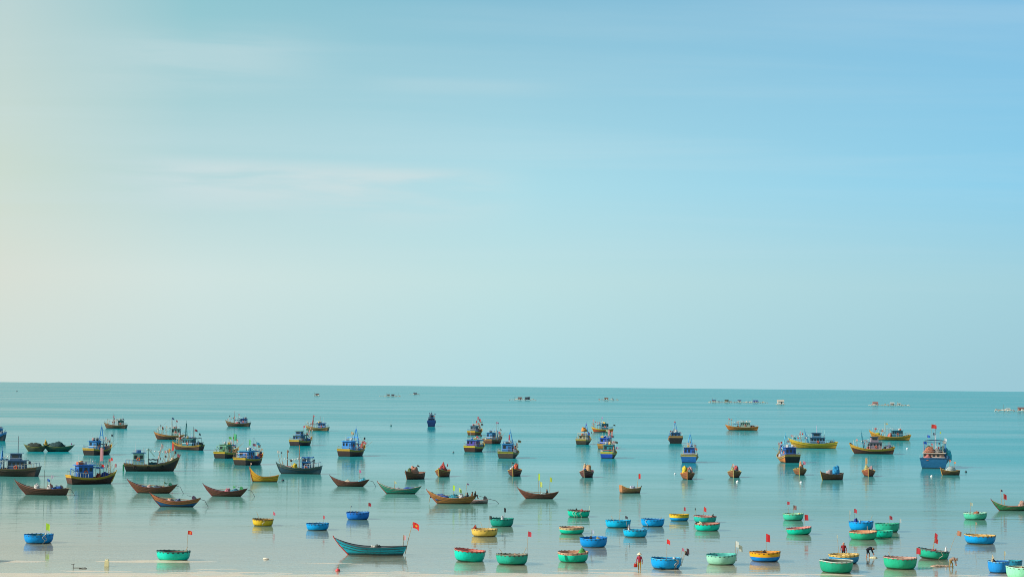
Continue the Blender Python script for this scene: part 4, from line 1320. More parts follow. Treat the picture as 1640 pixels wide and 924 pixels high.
FB(1396, 727, 180, 11.5, 'dark brown boat with yellow strake and grey-pink cabin', 'on dark brown yellow-straked boat', hull=(90, 52, 42), band=(200, 150, 44), wall=(150, 130, 140), roof=(70, 90, 110), trim=(206, 200, 206), wh=(-0.08, 0.28, 0.6, 1.6), upper=True, hb=2.6, F=1.2, hs=1.9,
   masts=(('A', 0.66, 4.6, (36, 120, 140), 0.9),), flags=((0.98, 0, 0.9, (90, 60, 60)),), nets=((0.56, 0, (1.6, 1.4, 1.0), (190, 110, 90), 'rust red net heap'), (0.12, 0, (2.2, 2.0, 1.2), (130, 140, 170), 'slate blue net heap')), bandv=0.72)
FB(1425, 705, 180, 13.6, 'yellow-orange boat with high bow and teal cabin behind dark brown boat', 'on yellow-orange boat', B=3.8, hull=(206, 140, 44), band=(224, 160, 44), wall=(50, 120, 140), roof=(40, 100, 120), trim=(170, 190, 190), wh=(-0.18, 0.26, 0.62, 1.8), hb=3.2, F=1.1, hs=1.9,
   masts=(('P', 0.62, 5.2, (200, 190, 150)),), flags=((0.60, 0.4, 5.0, (220, 200, 140)), (0.7, 0, 2.4, (200, 120, 90))), nets=((0.82, 0, (2.2, 1.4, 0.9), (190, 190, 50), 'lime yellow tarpaulin bundle'), (0.5, 0, (1.6, 1.5, 1.5), (214, 130, 110), 'salmon net heap')), booms=2)
big, bigH = FB(1498, 750, 74, 14.0, 'largest vessel, teal blue stern, cluttered two-tier deckhouse and red flag', 'on largest blue vessel', B=6.3, hull=(40, 96, 120), trans=(24, 104, 148), band=(24, 84, 124), wall=(150, 122, 108), roof=(206, 190, 172), trim=(230, 226, 214), wh=(-0.24, 0.34, 0.72, 1.3),
   hs=2.2, F=1.9, hb=3.6, bandv=0.9, masts=(('P', 0.46, 8.2, (190, 196, 206)), ('P', 0.66, 5.4, (220, 226, 226))), flags=((0.42, 0.9, 8.0, (222, 60, 50), 0.0, 1.1, 0.9), (0.36, -1.2, 6.4, (190, 200, 60), 0, 0.3, 0.4), (0.5, 1.8, 5.6, (40, 110, 200)), (0.45, -2.0, 5.0, (220, 226, 226)), (0.6, 0.5, 6.0, (60, 90, 110)), (0.12, 2.2, 4.2, (40, 100, 190)), (0.12, -1.8, 4.4, (200, 190, 180))),
   nets=((0.16, 1.0, (1.8, 2.0, 1.2), (196, 120, 88), 'salmon gear heap on deckhouse roof', 1.75), (0.20, -0.6, (1.6, 1.5, 1.0), (150, 140, 130), 'grey gear heap on deckhouse roof', 1.75), (0.34, -1.5, (2.0, 1.6, 1.5), (40, 110, 120), 'dark teal net heap on deckhouse roof', 1.75), (0.34, 1.3, (1.8, 1.6, 1.3), (60, 90, 70), 'dark green net heap on deckhouse roof', 1.75),
         (0.55, -2.75, (3.4, 1.4, 2.6), (70, 220, 240), 'cyan net heap hung over side'), (0.72, -2.3, (2.0, 1.4, 2.3), (190, 150, 170), 'mauve net heap'), (0.04, 1.6, (1.0, 1.6, 1.2), (206, 120, 110), 'salmon net heap astern')),
   gallows=(-0.16, 4.0, (30, 104, 200)), awn=(-0.12, 0.20, 0.62, 4.4, (60, 110, 140)), booms=2)

# two loaded net tenders lashed end to end at the far left
OB = open_boat
OB(56, 723, 176, 5.4, 'dark tender heaped with black net, left of lashed pair', 'in left tender of lashed pair', hull=(58, 70, 52), inner=(60, 80, 50), rail=(140, 140, 50), B=2.2, F=1.1, hb=1.7, hs=1.5, tb=0.6,
   loads=((0.5, 0, (4.0, 1.5, 1.35), (46, 62, 52), 'black green net heap'),))
OB(94, 723, 6, 7.4, 'green tender with yellow stern post heaped with net, right of lashed pair', 'in green tender of lashed pair', hull=(30, 104, 92), inner=(40, 90, 70), rail=(150, 150, 60), bowc=(90, 60, 90), B=2.4, F=1.1, hb=1.6, hs=1.8, tb=0.6,
   loads=((0.42, 0, (4.4, 1.7, 1.5), (40, 80, 80), 'dark teal net heap'), (0.08, 0, (0.8, 0.7, 1.9), (200, 160, 50), 'yellow bundle')), flags=((0.9, 0, 2.0, (120, 70, 120)),))

# ------------------------------------------------------------------ open wooden boats
OB(67, 793, 180, 8.0, 'brown open boat with slim dark mast and blue-white bundles', 'in brown boat with dark mast', hull=(92, 56, 40), inner=(110, 120, 120), rail=(140, 92, 66), bowc=(130, 70, 60), mast=(0.46, 3.6, (44, 40, 40)),
   flags=((0.40, 0.2, 2.4, (40, 110, 190), 0.5, 0.4, 0.0), (0.34, -0.2, 2.9, (200, 190, 200), 0.4, 0.5, 0.0), (0.35, 0.1, 1.7, (80, 50, 50), 0.7, 0.5, 0.0)),
   loads=((0.60, 0, (0.9, 0.8, 1.1), (224, 220, 210), 'white float bundle'), (0.22, 0, (1.9, 1.0, 0.75), (40, 100, 180), 'blue net heap'), (0.36, 0, (0.8, 0.7, 0.9), (220, 220, 214), 'small white heap')), motor=(60, 60, 60), poles=1, rs=0.06, hs=1.0)
OB(244, 790, 180, 7.6, 'chestnut open boat with green engine, above blue-bottomed boat', 'in chestnut boat with green engine', hull=(124, 74, 44), inner=(50, 100, 150), rail=(120, 70, 56), bowc=(150, 60, 60), motor=(24, 110, 84), flags=((0.3, 0, 1.7, (20, 100, 80), 0.6, 0.3, -0.3),),
   loads=((0.56, 0, (0.8, 0.7, 0.8), (224, 190, 180), 'pale pink bundle'), (0.68, 0, (1.0, 0.8, 0.6), (60, 110, 160), 'blue net heap'), (0.4, 0, (1.4, 0.9, 0.6), (70, 100, 120), 'grey blue net heap')), poles=2)
OB(281, 812, 180, 6.9, 'open boat with orange-brown topside over blue bottom', 'in blue-bottomed boat', hull=(28, 98, 148), band=(184, 112, 62), inner=(150, 110, 90), rail=(150, 84, 60), bowc=(120, 50, 44), motor=(70, 60, 80), bandv=0.60, loads=((0.45, 0, (1.0, 0.8, 0.7), (90, 110, 140), 'grey blue bundle'), (0.6, 0, (1.2, 0.8, 0.55), (214, 170, 150), 'pale salmon bundle')), poles=2)
OB(361, 795, 180, 6.6, 'dark brown open boat with pale teal lining, left of yellow rowboat', 'in boat left of yellow rowboat', hull=(112, 66, 46), inner=(80, 150, 160), rail=(124, 64, 62), bowc=(140, 60, 70), motor=(60, 150, 90), flags=((0.3, 0, 1.5, (90, 180, 110), 0.5, 0.3, 0.2),), loads=((0.45, 0, (0.9, 0.7, 0.7), (200, 120, 130), 'pink bundle'), (0.3, 0, (1.7, 0.9, 0.6), (70, 150, 170), 'teal sheet heap')), poles=1)
OB(423, 772, 192, 5.0, 'bright yellow rowboat with tall red-tipped stem post', 'in bright yellow rowboat', hull=(226, 164, 24), inner=(190, 130, 50), rail=(200, 140, 50), bowc=(200, 100, 60), B=1.7, F=0.85, hb=2.5, hs=1.2, rb=0.12, rs=0.08, tb=0.4, mast=(0.3, 1.9, (190, 180, 170)), flags=((0.96, 0, 3.2, (224, 170, 160), 0.25, 0.3, 0.1),))
OB(560, 779, 180, 6.5, 'brown open boat with teal sheet aft, between blue cabin boat and green boat', 'in brown boat beside green boat', hull=(116, 70, 48), inner=(80, 90, 110), rail=(120, 74, 66), bowc=(90, 60, 60), motor=(40, 140, 150), flags=((0.26, 0, 2.7, (214, 120, 160), 0.4, 0.5, 0.0),), loads=((0.55, 0, (1.2, 0.8, 0.6), (214, 200, 170), 'cream bundle'), (0.18, 0, (1.2, 0.8, 0.8), (70, 180, 210), 'cyan sheet heap')))
OB(640, 791, 180, 6.8, 'jade green open boat with red bow', 'in jade green boat', hull=(24, 150, 124), inner=(50, 110, 160), rail=(190, 170, 150), bowc=(170, 80, 60), mast=(0.62, 1.9, (170, 170, 150)), flags=((0.62, 0.1, 1.9, (220, 226, 170), 0.35, 0.35, 0.0),), loads=((0.28, 0, (2.2, 1.0, 0.55), (40, 84, 170), 'royal blue net heap'), (0.55, 0, (1.2, 0.7, 0.45), (190, 190, 190), 'grey sheet heap')))
sb, sbH = OB(724, 807, 180, 7.2, 'tan-orange open boat crewed at the stern, blue sheets piled inside', 'in crewed tan-orange boat', hull=(190, 124, 60), inner=(60, 96, 150), rail=(186, 130, 80), bowc=(190, 110, 100), B=1.95,
   flags=((0.47, 0.3, 2.6, LIME, 0.5, 0.75, 0.1), (0.31, -0.2, 2.2, (206, 230, 130), 0.6, 0.6, 0.4), (0.25, 0.2, 2.9, (130, 110, 140), 0.35, 0.25, -0.3), (0.96, 0, 1.6, (40, 60, 60), 0.3, 0.35, -0.2)),
   loads=((0.70, 0, (1.9, 1.0, 0.9), (34, 84, 170), 'deep blue tarpaulin heap'), (0.48, 0, (1.8, 1.1, 0.8), (40, 150, 170), 'teal net heap'), (0.32, 0, (0.9, 0.8, 0.8), (224, 222, 220), 'white sack heap'), (0.89, 0, (0.7, 0.5, 0.7), (34, 40, 44), 'black anchor net bundle', 0.75)), poles=2)
sk, skH = OB(764, 806, 182, 3.2, 'small pale skiff tied behind the crewed tan-orange boat', 'in pale skiff', hull=(180, 176, 170), inner=(150, 140, 130), rail=(200, 170, 160), B=1.1, F=0.45, hb=0.6, hs=0.6, tb=0.6, rb=0.08, rs=0.05, motor=(50, 54, 58))
sc, scH = OB(862, 799, 180, 6.2, 'brown open boat with lime flags and one rower aft', 'in brown boat with lime flags', hull=(120, 68, 48), inner=(110, 150, 150), rail=(130, 90, 70), bowc=(170, 110, 90), flags=((0.50, 0.2, 3.7, LIME, 0.35, 1.0, 0.0), (0.44, -0.2, 2.5, (226, 236, 120), 0.4, 0.8, 0.1), (0.22, 0.1, 3.2, (200, 214, 80), 0.35, 0.7, 0.0)), loads=((0.35, 0, (1.4, 0.8, 0.5), (150, 190, 190), 'pale teal net heap'),), poles=2)
OB(1620, 818, 180, 5.6, 'grass green open boat with red-brown bow at right photo edge', 'in grass green boat', hull=(34, 140, 84), inner=(120, 130, 110), rail=(170, 130, 110), bowc=(130, 60, 50), flags=((0.68, 0.1, 2.3, (214, 70, 70), 0.45, 0.75, 0.15), (0.72, 0, 2.9, (70, 60, 80), 0.3, 0.3, 0.3)), loads=((0.25, 0, (1.0, 0.8, 0.9), (200, 160, 140), 'pale brown bundle'),))
OB(593, 889, 180, 7.2, 'large turquoise open boat with upswept red bow and big red flag', 'in large turquoise boat', hull=(0, 186, 208), band=(4, 160, 182), inner=(120, 130, 130), rail=(60, 70, 74), bowc=(200, 62, 54), B=1.9, hb=1.65, hs=0.9, F=0.78, rb=0.24, rs=0.07, tb=0.25,
   flags=((0.02, 0.0, 3.2, RED, 0.72, 0.6, -0.75, True), (0.05, 0.1, 1.9, (220, 170, 170), 0.3, 0.5, -0.05)), loads=((0.40, 0, (0.7, 0.6, 0.55), (70, 80, 74), 'small dark bundle'), (0.46, 0, (0.7, 0.6, 0.40), (200, 196, 180), 'small pale bundle')), mast=(0.045, 1.9, (110, 50, 60)), bandv=0.8)

# open boats seen end on
E = dict(B=2.7, F=1.0, hb=1.55, hs=1.25, tb=0.62, rb=0.12, rs=0.06)
OB(662, 768, -118, 5.6, 'end-on tender heaped with tan and green net, left of two end-on tenders', 'in end-on tender near jade boat', hull=(120, 74, 50), inner=(90, 80, 60), rail=(170, 110, 80), loads=((0.5, 0, (3.2, 1.6, 1.5), (206, 140, 110), 'salmon net heap'), (0.75, 0.1, (1.4, 1.1, 1.2), (90, 110, 60), 'olive net heap')), flags=((0.25, -0.4, 2.4, (60, 80, 80), 0.4, 0.3, -0.6),), **E)
OB(708, 764, -102, 5.6, 'end-on orange tender with red net ball, below deep blue vessel', 'in end-on orange tender', hull=(150, 82, 48), inner=(50, 56, 70), rail=(214, 180, 70), loads=((0.45, 0, (2.6, 1.4, 1.6), (200, 80, 70), 'red net heap'), (0.7, 0.2, (1.4, 1.4, 0.9), (44, 60, 80), 'navy net heap')), flags=((0.3, 0.7, 2.3, (190, 90, 110), 0.35, 0.5, 0.2),), **E)
OB(824, 763, -97, 5.8, 'end-on maroon tender with orange net under grey-brown sterned boat', 'in end-on maroon tender', hull=(110, 50, 44), inner=(70, 60, 60), rail=(206, 170, 60), loads=((0.4, 0.2, (2.4, 1.2, 1.7), (224, 100, 60), 'orange red net heap'), (0.5, -0.6, (1.6, 0.9, 1.3), (200, 206, 214), 'white float heap')), flags=((0.2, -0.8, 2.4, (70, 90, 90), 0.4, 0.25, -0.8),), **E)
OB(939, 765, -101, 6.0, 'maroon tender with blue lining and two tan net balls', 'in maroon tender with blue lining', hull=(104, 46, 46), inner=(40, 100, 180), rail=(196, 160, 120), loads=((0.5, 0.45, (1.2, 1.1, 1.7), (206, 160, 110), 'tan net ball on left side'), (0.25, -0.5, (1.3, 1.1, 1.7), (214, 176, 130), 'tan net ball on right side'), (0.55, -0.3, (1.8, 0.9, 0.9), (40, 100, 190), 'blue sheet heap')), flags=((0.15, -0.8, 2.6, (190, 220, 210), 0.3, 0.3, 0.0),), **E)
OB(1010, 790, 20, 3.6, 'short tan-hulled rowboat with bright blue lining and red flag', 'in short tan-hulled rowboat', hull=(186, 126, 78), inner=(36, 120, 210), rail=(214, 170, 90), bowc=(90, 70, 60), B=1.9, F=0.75, hb=0.95, hs=1.3, tb=0.6, rb=0.10, rs=0.05, flags=((0.80, 0, 3.0, RED, 0.35, 0.85, 0.3),), loads=((0.6, 0, (1.1, 0.9, 0.7), (190, 200, 214), 'white sheet heap'),))
OB(1101, 768, -96, 5.6, 'orange rowboat facing camera with yellow bundle, below mid blue sterned boat', 'in orange rowboat facing camera', hull=(164, 96, 56), inner=(60, 70, 70), rail=(224, 140, 70), loads=((0.45, -0.5, (1.3, 1.0, 1.7), (224, 200, 50), 'yellow bundle'), (0.5, 0.3, (2.4, 1.0, 1.1), (90, 120, 120), 'dark teal net heap'), (0.25, 0.6, (1.2, 1.0, 1.5), (224, 170, 160), 'pink net heap')), flags=((0.5, 0.1, 1.9, (230, 110, 90), 0.3, 0.5, 0.0), (0.3, -0.1, 2.0, (230, 140, 120), 0.3, 0.6, 0.1)), **E)
OB(1176, 765, -100, 5.4, 'small orange tender with leaning pale flags behind a white buoy', 'in small orange tender', hull=(150, 88, 54), inner=(90, 100, 80), rail=(196, 180, 110), loads=((0.5, 0.3, (1.4, 1.0, 1.5), (200, 90, 90), 'red net heap'), (0.6, 0.4, (1.0, 0.8, 1.0), (40, 50, 90), 'navy bundle'), (0.3, -0.3, (1.6, 1.0, 1.2), (150, 160, 110), 'sage net heap')), flags=((0.2, -0.5, 2.4, (226, 190, 180), 0.4, 0.5, -1.0), (0.3, -0.6, 2.0, (200, 120, 130), 0.3, 0.3, -0.8)), **E)
OB(1281, 761, -100, 5.0, 'tiny orange tender with pink flags beside black sterned boat', 'in tiny orange tender', hull=(156, 94, 54), inner=(50, 60, 60), rail=(190, 170, 90), loads=((0.5, 0, (2.0, 1.2, 1.0), (50, 70, 80), 'dark net heap'), (0.3, 0.2, (1.0, 0.9, 1.7), (224, 160, 110), 'peach net heap')), flags=((0.2, 0.6, 2.6, (226, 140, 160), 0.5, 0.7, 0.3),), **E)
OB(1330, 769, -140, 5.6, 'brown rowboat with yellow stem and bright cyan bundle', 'in brown rowboat with yellow stem', hull=(130, 84, 56), inner=(110, 90, 80), rail=(160, 110, 70), bowc=(226, 176, 50), loads=((0.22, 0, (1.7, 1.4, 1.7), (36, 160, 214), 'bright cyan bundle'), (0.55, 0, (1.6, 1.1, 1.2), (200, 180, 180), 'pale net heap')), **E)
OB(1391, 763, -101, 5.0, 'small rust red tender with tall yellowish net pole', 'in small rust red tender', hull=(160, 80, 54), inner=(60, 60, 50), rail=(214, 160, 80), loads=((0.55, 0.4, (1.3, 1.0, 1.4), (190, 150, 150), 'mauve net heap'), (0.3, -0.4, (1.4, 1.0, 1.4), (206, 196, 120), 'straw net heap')), flags=((0.25, -0.6, 3.4, (220, 170, 110), 0.4, 1.2, 0.1),), **E)
OB(1521, 761, 200, 4.2, 'small olive dinghy with white float bundle beside the largest vessel', 'in small olive dinghy', hull=(110, 74, 44), inner=(100, 90, 60), rail=(214, 160, 60), bowc=(230, 160, 60), B=1.7, F=0.8, hb=1.35, hs=1.0, tb=0.6, rb=0.12, rs=0.06, loads=((0.4, 0, (2.2, 1.2, 1.2), (190, 206, 200), 'white float net heap'),), flags=((0.2, 0.2, 2.6, (226, 160, 120), 0.4, 0.4, 0.4), (0.5, 0, 3.0, (226, 130, 120), 0.3, 0.5, 0.1)))

# ------------------------------------------------------------------ coracles
GR, GR2, PALE = (0, 204, 178), (2, 198, 162), (150, 214, 186)
CB, CB2, CB3 = (0, 158, 226), (0, 144, 218), (0, 178, 222)
CY, TAN, REDR = (226, 186, 44), (196, 166, 122), (196, 92, 76)
CO = coracle
CO(39, 85, 857, 870, 'blue coracle with lime flag, leftmost near the shore', 'in leftmost blue coracle', CB2, inner=(30, 110, 120), flags=((0.45, 0.3, 1.2, LIME, 0.5, 0.75, 0.0),), ropes=((-62, 1.0), (-54, 0.7)), loads=((0.1, 0.1, (1.2, 0.8, 0.25), (40, 90, 80), 'dark green net heap'), (0.5, 0.0, (0.4, 0.4, 0.4), (220, 214, 190), 'pale float bundle')))
CO(-52, -3, 884, 900, 'coracle mostly outside the left photo edge, pole protruding', 'in leftmost edge coracle', GR, stick=2)
CO(251, 304, 884, 898, 'lone green coracle with starred red flag at lower left', 'in lone green coracle', GR, rim=(40, 110, 96), inner=(110, 80, 70), flags=((0.78, 0.1, 2.0, RED, 0.42, 0.36, 0.05, True),), stick=1, loads=((0.3, 0, (0.8, 0.5, 0.15), (170, 120, 110), 'dull pink net heap'),))
CO(404, 438, 832, 842, 'yellow coracle with dark rim, left of two blue coracles', 'in dark-rimmed yellow coracle', CY, rim=(150, 110, 40), inner=(140, 110, 60), flags=((0.88, 0.0, 1.0, (226, 110, 130), 0.35, 0.4, 0.05),), ropes=((-85, 0.8),), stick=1)
CO(490, 527, 839, 849, 'blue coracle with pink flag, lower left of a blue pair', 'in blue coracle with pink flag', CB, inner=(40, 84, 110), flags=((0.4, 0.2, 0.95, (206, 100, 110), 0.35, 0.4, 0.1),), loads=((-0.4, 0, (0.8, 0.6, 0.2), (60, 84, 84), 'dark net heap'),), boards=2)
CO(555, 591, 821, 832, 'deep blue coracle with red flag, upper right of a blue pair', 'in deep blue coracle of pair', (24, 112, 200), inner=(60, 120, 170), flags=((0.92, 0.0, 1.25, (196, 70, 80), 0.35, 0.45, 0.05), (-0.6, 0, 0.9, (120, 150, 160), 0.2, 0.2)), loads=((0.0, 0, (1.2, 0.5, 0.2), (50, 60, 70), 'black net heap'),))
CO(726, 776, 882, 899, 'green coracle with red rim tilted up at left', 'in tilted red-rimmed coracle', GR, rim=REDR, inner=(196, 120, 104), tilt=(0, 4.5))
CO(795, 845, 889, 904, 'green coracle with dull rim and bamboo inside, right of tilted one', 'in dull-rimmed green coracle', (34, 172, 144), rim=(120, 126, 104), inner=(140, 130, 110), flags=((1.0, 0.3, 2.2, (214, 70, 84), 0.35, 0.5, 0.1),), stick=2, loads=((0.3, 0.1, (1.0, 0.7, 0.2), (170, 140, 110), 'tan net heap'),))
CO(755, 797, 848, 859, 'pale yellow coracle in front of green one', 'in pale yellow coracle', (222, 186, 84), rim=(214, 176, 96), inner=(200, 170, 100), flags=((0.3, 0.3, 1.5, (60, 70, 70), 0.3, 0.4, 0.1),), loads=((-0.75, 0, (0.5, 0.4, 0.6), (200, 90, 70), 'red float bundle'),), stick=1)
CO(785, 822, 831, 843, 'teal green coracle with black flags behind yellow one', 'in coracle with black flags', (22, 150, 130), inner=(40, 110, 100), flags=((0.15, 0.1, 1.35, (36, 40, 44), 0.3, 0.55, 0.05),), loads=((0.05, 0, (0.5, 0.5, 0.5), (224, 224, 220), 'white float bundle'),))
CO(895, 936, 845, 855, 'green coracle with broad tan band, left of blue cluster', 'in tan-banded coracle', GR2, band=(*TAN, 0.70), rim=TAN, inner=(170, 130, 110))
CO(909, 944, 818, 828, 'small far green coracle holding red gear above blue cluster', 'in small far green coracle', GR2, rim=(110, 90, 76), inner=(120, 90, 80), ropes=((-100, 1.0), (-75, 1.0), (-115, 1.0)), loads=((0.3, 0, (0.5, 0.4, 0.45), (214, 90, 90), 'red float bundle'), (-0.2, 0, (0.3, 0.3, 0.45), (50, 60, 50), 'dark bundle')), flags=((0.95, 0.1, 0.7, (190, 220, 200), 0.1, 0.6),))
CO(893, 943, 885, 900, 'green coracle with tan-pink rim and lime bundle behind', 'in green coracle with tan-pink rim', GR2, band=(206, 160, 130, 0.82), rim=(206, 160, 130), inner=(190, 140, 110), loads=((0.6, 0.5, (0.8, 0.5, 0.5), (90, 200, 100), 'lime green bundle'),))
CO(928, 973, 862, 876, 'blue coracle below the blue cluster, black bag on rim', 'in blue coracle below cluster', CB2, inner=(30, 100, 160), flags=((-0.05, 0.1, 0.9, (200, 214, 226), 0.3, 0.4),), loads=((-0.2, -0.2, (0.4, 0.35, 0.5), (36, 40, 44), 'black bag'), (0.3, 0.1, (0.6, 0.5, 0.3), (196, 180, 120), 'straw bundle')))
CO(970, 1010, 834, 845, 'light blue coracle at left of the blue cluster', 'in left coracle of blue cluster', CB3, inner=(36, 120, 160), stick=1, flags=((0.1, 0.2, 1.4, (210, 150, 140), 0.12, 0.3),))
CO(998, 1037, 849, 860, 'cyan blue coracle at front of the blue cluster', 'in front coracle of blue cluster', CB3, rim=(60, 170, 200), inner=(36, 100, 140), flags=((-0.55, 0.1, 1.6, (80, 80, 90), 0.35, 0.3, -0.4),), loads=((-0.5, 0.0, (0.3, 0.3, 0.7), (226, 226, 224), 'white float bundle'),))
CO(1027, 1064, 832, 843, 'blue coracle at right of the blue cluster', 'in right coracle of blue cluster', CB, inner=(30, 90, 140), ropes=((-130, 0.9),), stick=1)
CO(1072, 1104, 824, 834, 'small coracle yellow above and blue below, right of blue cluster', 'in small two-tone coracle', CB, band=(*CY, 0.50), rim=(214, 170, 40), inner=(180, 150, 60), flags=((0.4, 0.2, 0.95, (200, 90, 100), 0.25, 0.5),))
CO(1111, 1147, 827, 837, 'turquoise coracle with pink rim and red flag behind green one', 'in turquoise pink-rimmed coracle', (40, 176, 160), rim=(206, 140, 130), inner=(170, 120, 110), flags=((-0.2, 0.3, 1.2, (224, 60, 56), 0.45, 0.6, 0.1), (-0.65, 0.1, 1.0, (70, 90, 90), 0.3, 0.25, -0.4)), loads=((0.7, 0.2, (0.3, 0.3, 0.4), (70, 60, 50), 'dark bundle'),))
CO(1113, 1153, 839, 850, 'green coracle with reddish rim before turquoise one', 'in green coracle before turquoise one', GR, rim=(180, 104, 90), inner=(170, 120, 100), tilt=(0, -3), loads=((-0.55, 0.1, (0.9, 0.7, 0.35), (206, 200, 160), 'cream net heap'),))
CO(1042, 1092, 895, 911, 'bright blue coracle with black flags beside wading person in conical hat', 'in bright blue coracle', CB, rim=(70, 180, 214), inner=(30, 100, 150), flags=((0.95, 0.1, 1.0, (70, 44, 50), 0.4, 0.5, 0.5), (0.9, 0.2, 0.75, (34, 36, 40), 0.35, 0.4, 0.4), (0.85, 0.3, 1.0, (200, 120, 140), 0.25, 0.3, 0.2), (0.0, 0.5, 1.75, RED, 0.42, 0.42, 0.0)), ropes=((-50, 0.7), (-42, 0.9), (-46, 1.0)), loads=((0.5, -0.1, (0.4, 0.4, 0.35), (226, 226, 214), 'white float bundle'), (-0.3, 0.1, (0.6, 0.5, 0.2), (50, 80, 80), 'dark net heap')))
CO(1132, 1179, 889, 904, 'pale mint green coracle with white floats on a pole', 'in pale mint coracle', (150, 212, 184), rim=(100, 190, 170), inner=(80, 170, 160), flags=((1.0, 0.0, 1.3, (230, 230, 214), 0.35, 0.6, 0.05), (1.05, 0.0, 0.9, (226, 226, 200), 0.35, 0.6, 0.25)), loads=((-0.3, 0.1, (0.5, 0.4, 0.15), (40, 60, 120), 'navy bundle'),))
CO(1201, 1250, 885, 899, 'coracle with orange-yellow top band over blue hull and red flag', 'in large two-tone coracle', (0, 136, 226), band=(230, 168, 24, 0.52), rim=(206, 140, 44), inner=(190, 130, 50), flags=((0.15, 0.2, 1.8, (224, 44, 50), 0.4, 0.8, 0.0),), loads=((-0.1, 0, (0.9, 0.5, 0.25), (90, 70, 50), 'brown net heap'),))
CO(1254, 1287, 823, 833, 'small light green coracle with tilted pink flags', 'in small light green coracle', (60, 190, 156), rim=(170, 214, 170), inner=(90, 160, 130), flags=((-0.3, 0.2, 1.6, (206, 80, 90), 0.35, 0.4, -0.3), (0.1, 0.2, 1.1, (226, 150, 140), 0.4, 0.6, 0.0)), loads=((-0.5, 0, (0.7, 0.5, 0.3), (70, 70, 60), 'dark net heap'), (0.6, 0, (0.4, 0.4, 0.35), (214, 200, 120), 'straw bundle')))
CO(1260, 1300, 846, 856, 'green coracle with pink rim tilted up at right, red flag', 'in coracle tilted up at right', GR2, rim=(206, 130, 120), inner=(196, 130, 120), tilt=(0, -5), flags=((0.6, 0.2, 1.5, (214, 50, 56), 0.4, 0.7, 0.05),), loads=((-0.1, 0, (0.5, 0.4, 0.2), (206, 120, 120), 'pink bundle'),))
CO(1360, 1399, 836, 849, 'vivid blue coracle with navy bundle behind green trio', 'in vivid blue coracle', CB, rim=(40, 150, 220), inner=(40, 140, 190), flags=((-0.5, 0.2, 1.6, (214, 70, 80), 0.35, 0.5, 0.0), (-0.85, 0.1, 1.4, (200, 210, 200), 0.1, 0.5)), loads=((-0.45, 0, (0.6, 0.6, 0.5), (24, 60, 150), 'navy bundle'), (-0.15, -0.2, (0.3, 0.3, 0.4), (226, 226, 226), 'white float bundle')), stick=1)
CO(1402, 1440, 839, 852, 'mint green coracle at rear right of green trio', 'in rear coracle of green trio', (40, 176, 140), inner=(60, 140, 110), flags=((0.3, 0.3, 0.95, (214, 80, 90), 0.35, 0.45, 0.0), (1.05, 0, 0.6, (214, 220, 214), 0.15, 0.5, 0.1)), loads=((0.0, 0, (0.9, 0.6, 0.2), (150, 190, 150), 'sage net heap'),))
CO(1394, 1430, 850, 861, 'green coracle in middle of green trio', 'in middle coracle of green trio', GR2, inner=(70, 140, 110))
CO(1361, 1404, 852, 864, 'green coracle with peach rim at front left of green trio', 'in front coracle of green trio', (34, 176, 136), rim=(214, 160, 120), inner=(206, 150, 110), tilt=(0, -2), stick=1)
CO(1328, 1376, 889, 902, 'blue coracle with yellow rim, person in red beside it', 'in yellow-rimmed blue coracle', (40, 140, 190), band=(214, 180, 96, 0.80), rim=(220, 186, 100), inner=(200, 170, 110), loads=((0.3, 0.2, (1.5, 0.9, 0.3), (226, 190, 110), 'straw yellow net heap'),), flags=((-0.3, 0.4, 1.9, (200, 206, 180), 0.1, 0.3),))
CO(1313, 1366, 899, 917, 'large green coracle with pale rim in front of yellow-rimmed blue one', 'in large pale-rimmed coracle', (22, 160, 124), rim=(196, 206, 190), inner=(80, 90, 76), loads=((-0.1, 0.1, (1.4, 0.7, 0.1), (70, 70, 56), 'dark net heap'),))
CO(1415, 1467, 894, 911, 'bright green coracle with pinkish rim nearest bending person in black', 'in bright green coracle', (34, 180, 136), rim=(196, 150, 136), inner=(170, 140, 120), flags=((1.0, 0.2, 1.0, (220, 60, 70), 0.4, 0.6, 0.05),), stick=1)
CO(1468, 1519, 882, 895, 'green coracle tilted up at left with two stacked red flags', 'in coracle with stacked red flags', (26, 170, 134), rim=(80, 110, 104), inner=(120, 110, 100), tilt=(0, 6), flags=((0.0, 0.2, 1.75, (206, 50, 60), 0.3, 0.5, 0.0), (0.02, 0.2, 1.25, (220, 70, 60), 0.35, 0.5, 0.02), (0.95, 0.2, 2.3, (226, 150, 110), 0.4, 0.5, 0.7)), loads=((0.0, -0.3, (0.8, 0.5, 0.35), (206, 80, 70), 'red net heap'), (0.75, -0.4, (0.4, 0.35, 0.5), (230, 230, 226), 'white float bundle')), ropes=((-70, 1.0),))
CO(1545, 1594, 858, 871, 'blue coracle with straw rim and straw lining at right', 'in straw-lined blue coracle', CB, rim=(206, 176, 110), inner=(206, 160, 90), loads=((0.45, 0.1, (0.9, 0.7, 0.25), (224, 180, 90), 'straw net heap'), (-0.6, 0.1, (0.5, 0.4, 0.25), (230, 210, 160), 'cream bundle')), flags=((-0.2, 0.5, 1.4, (206, 180, 160), 0.15, 0.3),))
CO(1544, 1580, 822, 832, 'pale green coracle with rusty crate heap below green open boat', 'in pale green coracle', (80, 190, 156), rim=(180, 220, 190), inner=(120, 190, 160), flags=((-0.35, 0.3, 1.4, (200, 206, 180), 0.3, 0.45, 0.0),), loads=((0.1, 0, (0.9, 0.6, 0.45), (190, 110, 70), 'rusty brown net heap'),))
CO(1606, 1637, 898, 909, 'dark cyan coracle behind pair at lower right corner', 'in dark cyan coracle', (34, 130, 160), inner=(60, 150, 160), flags=((-0.9, 0, 0.9, (226, 220, 170), 0.1, 0.4),))
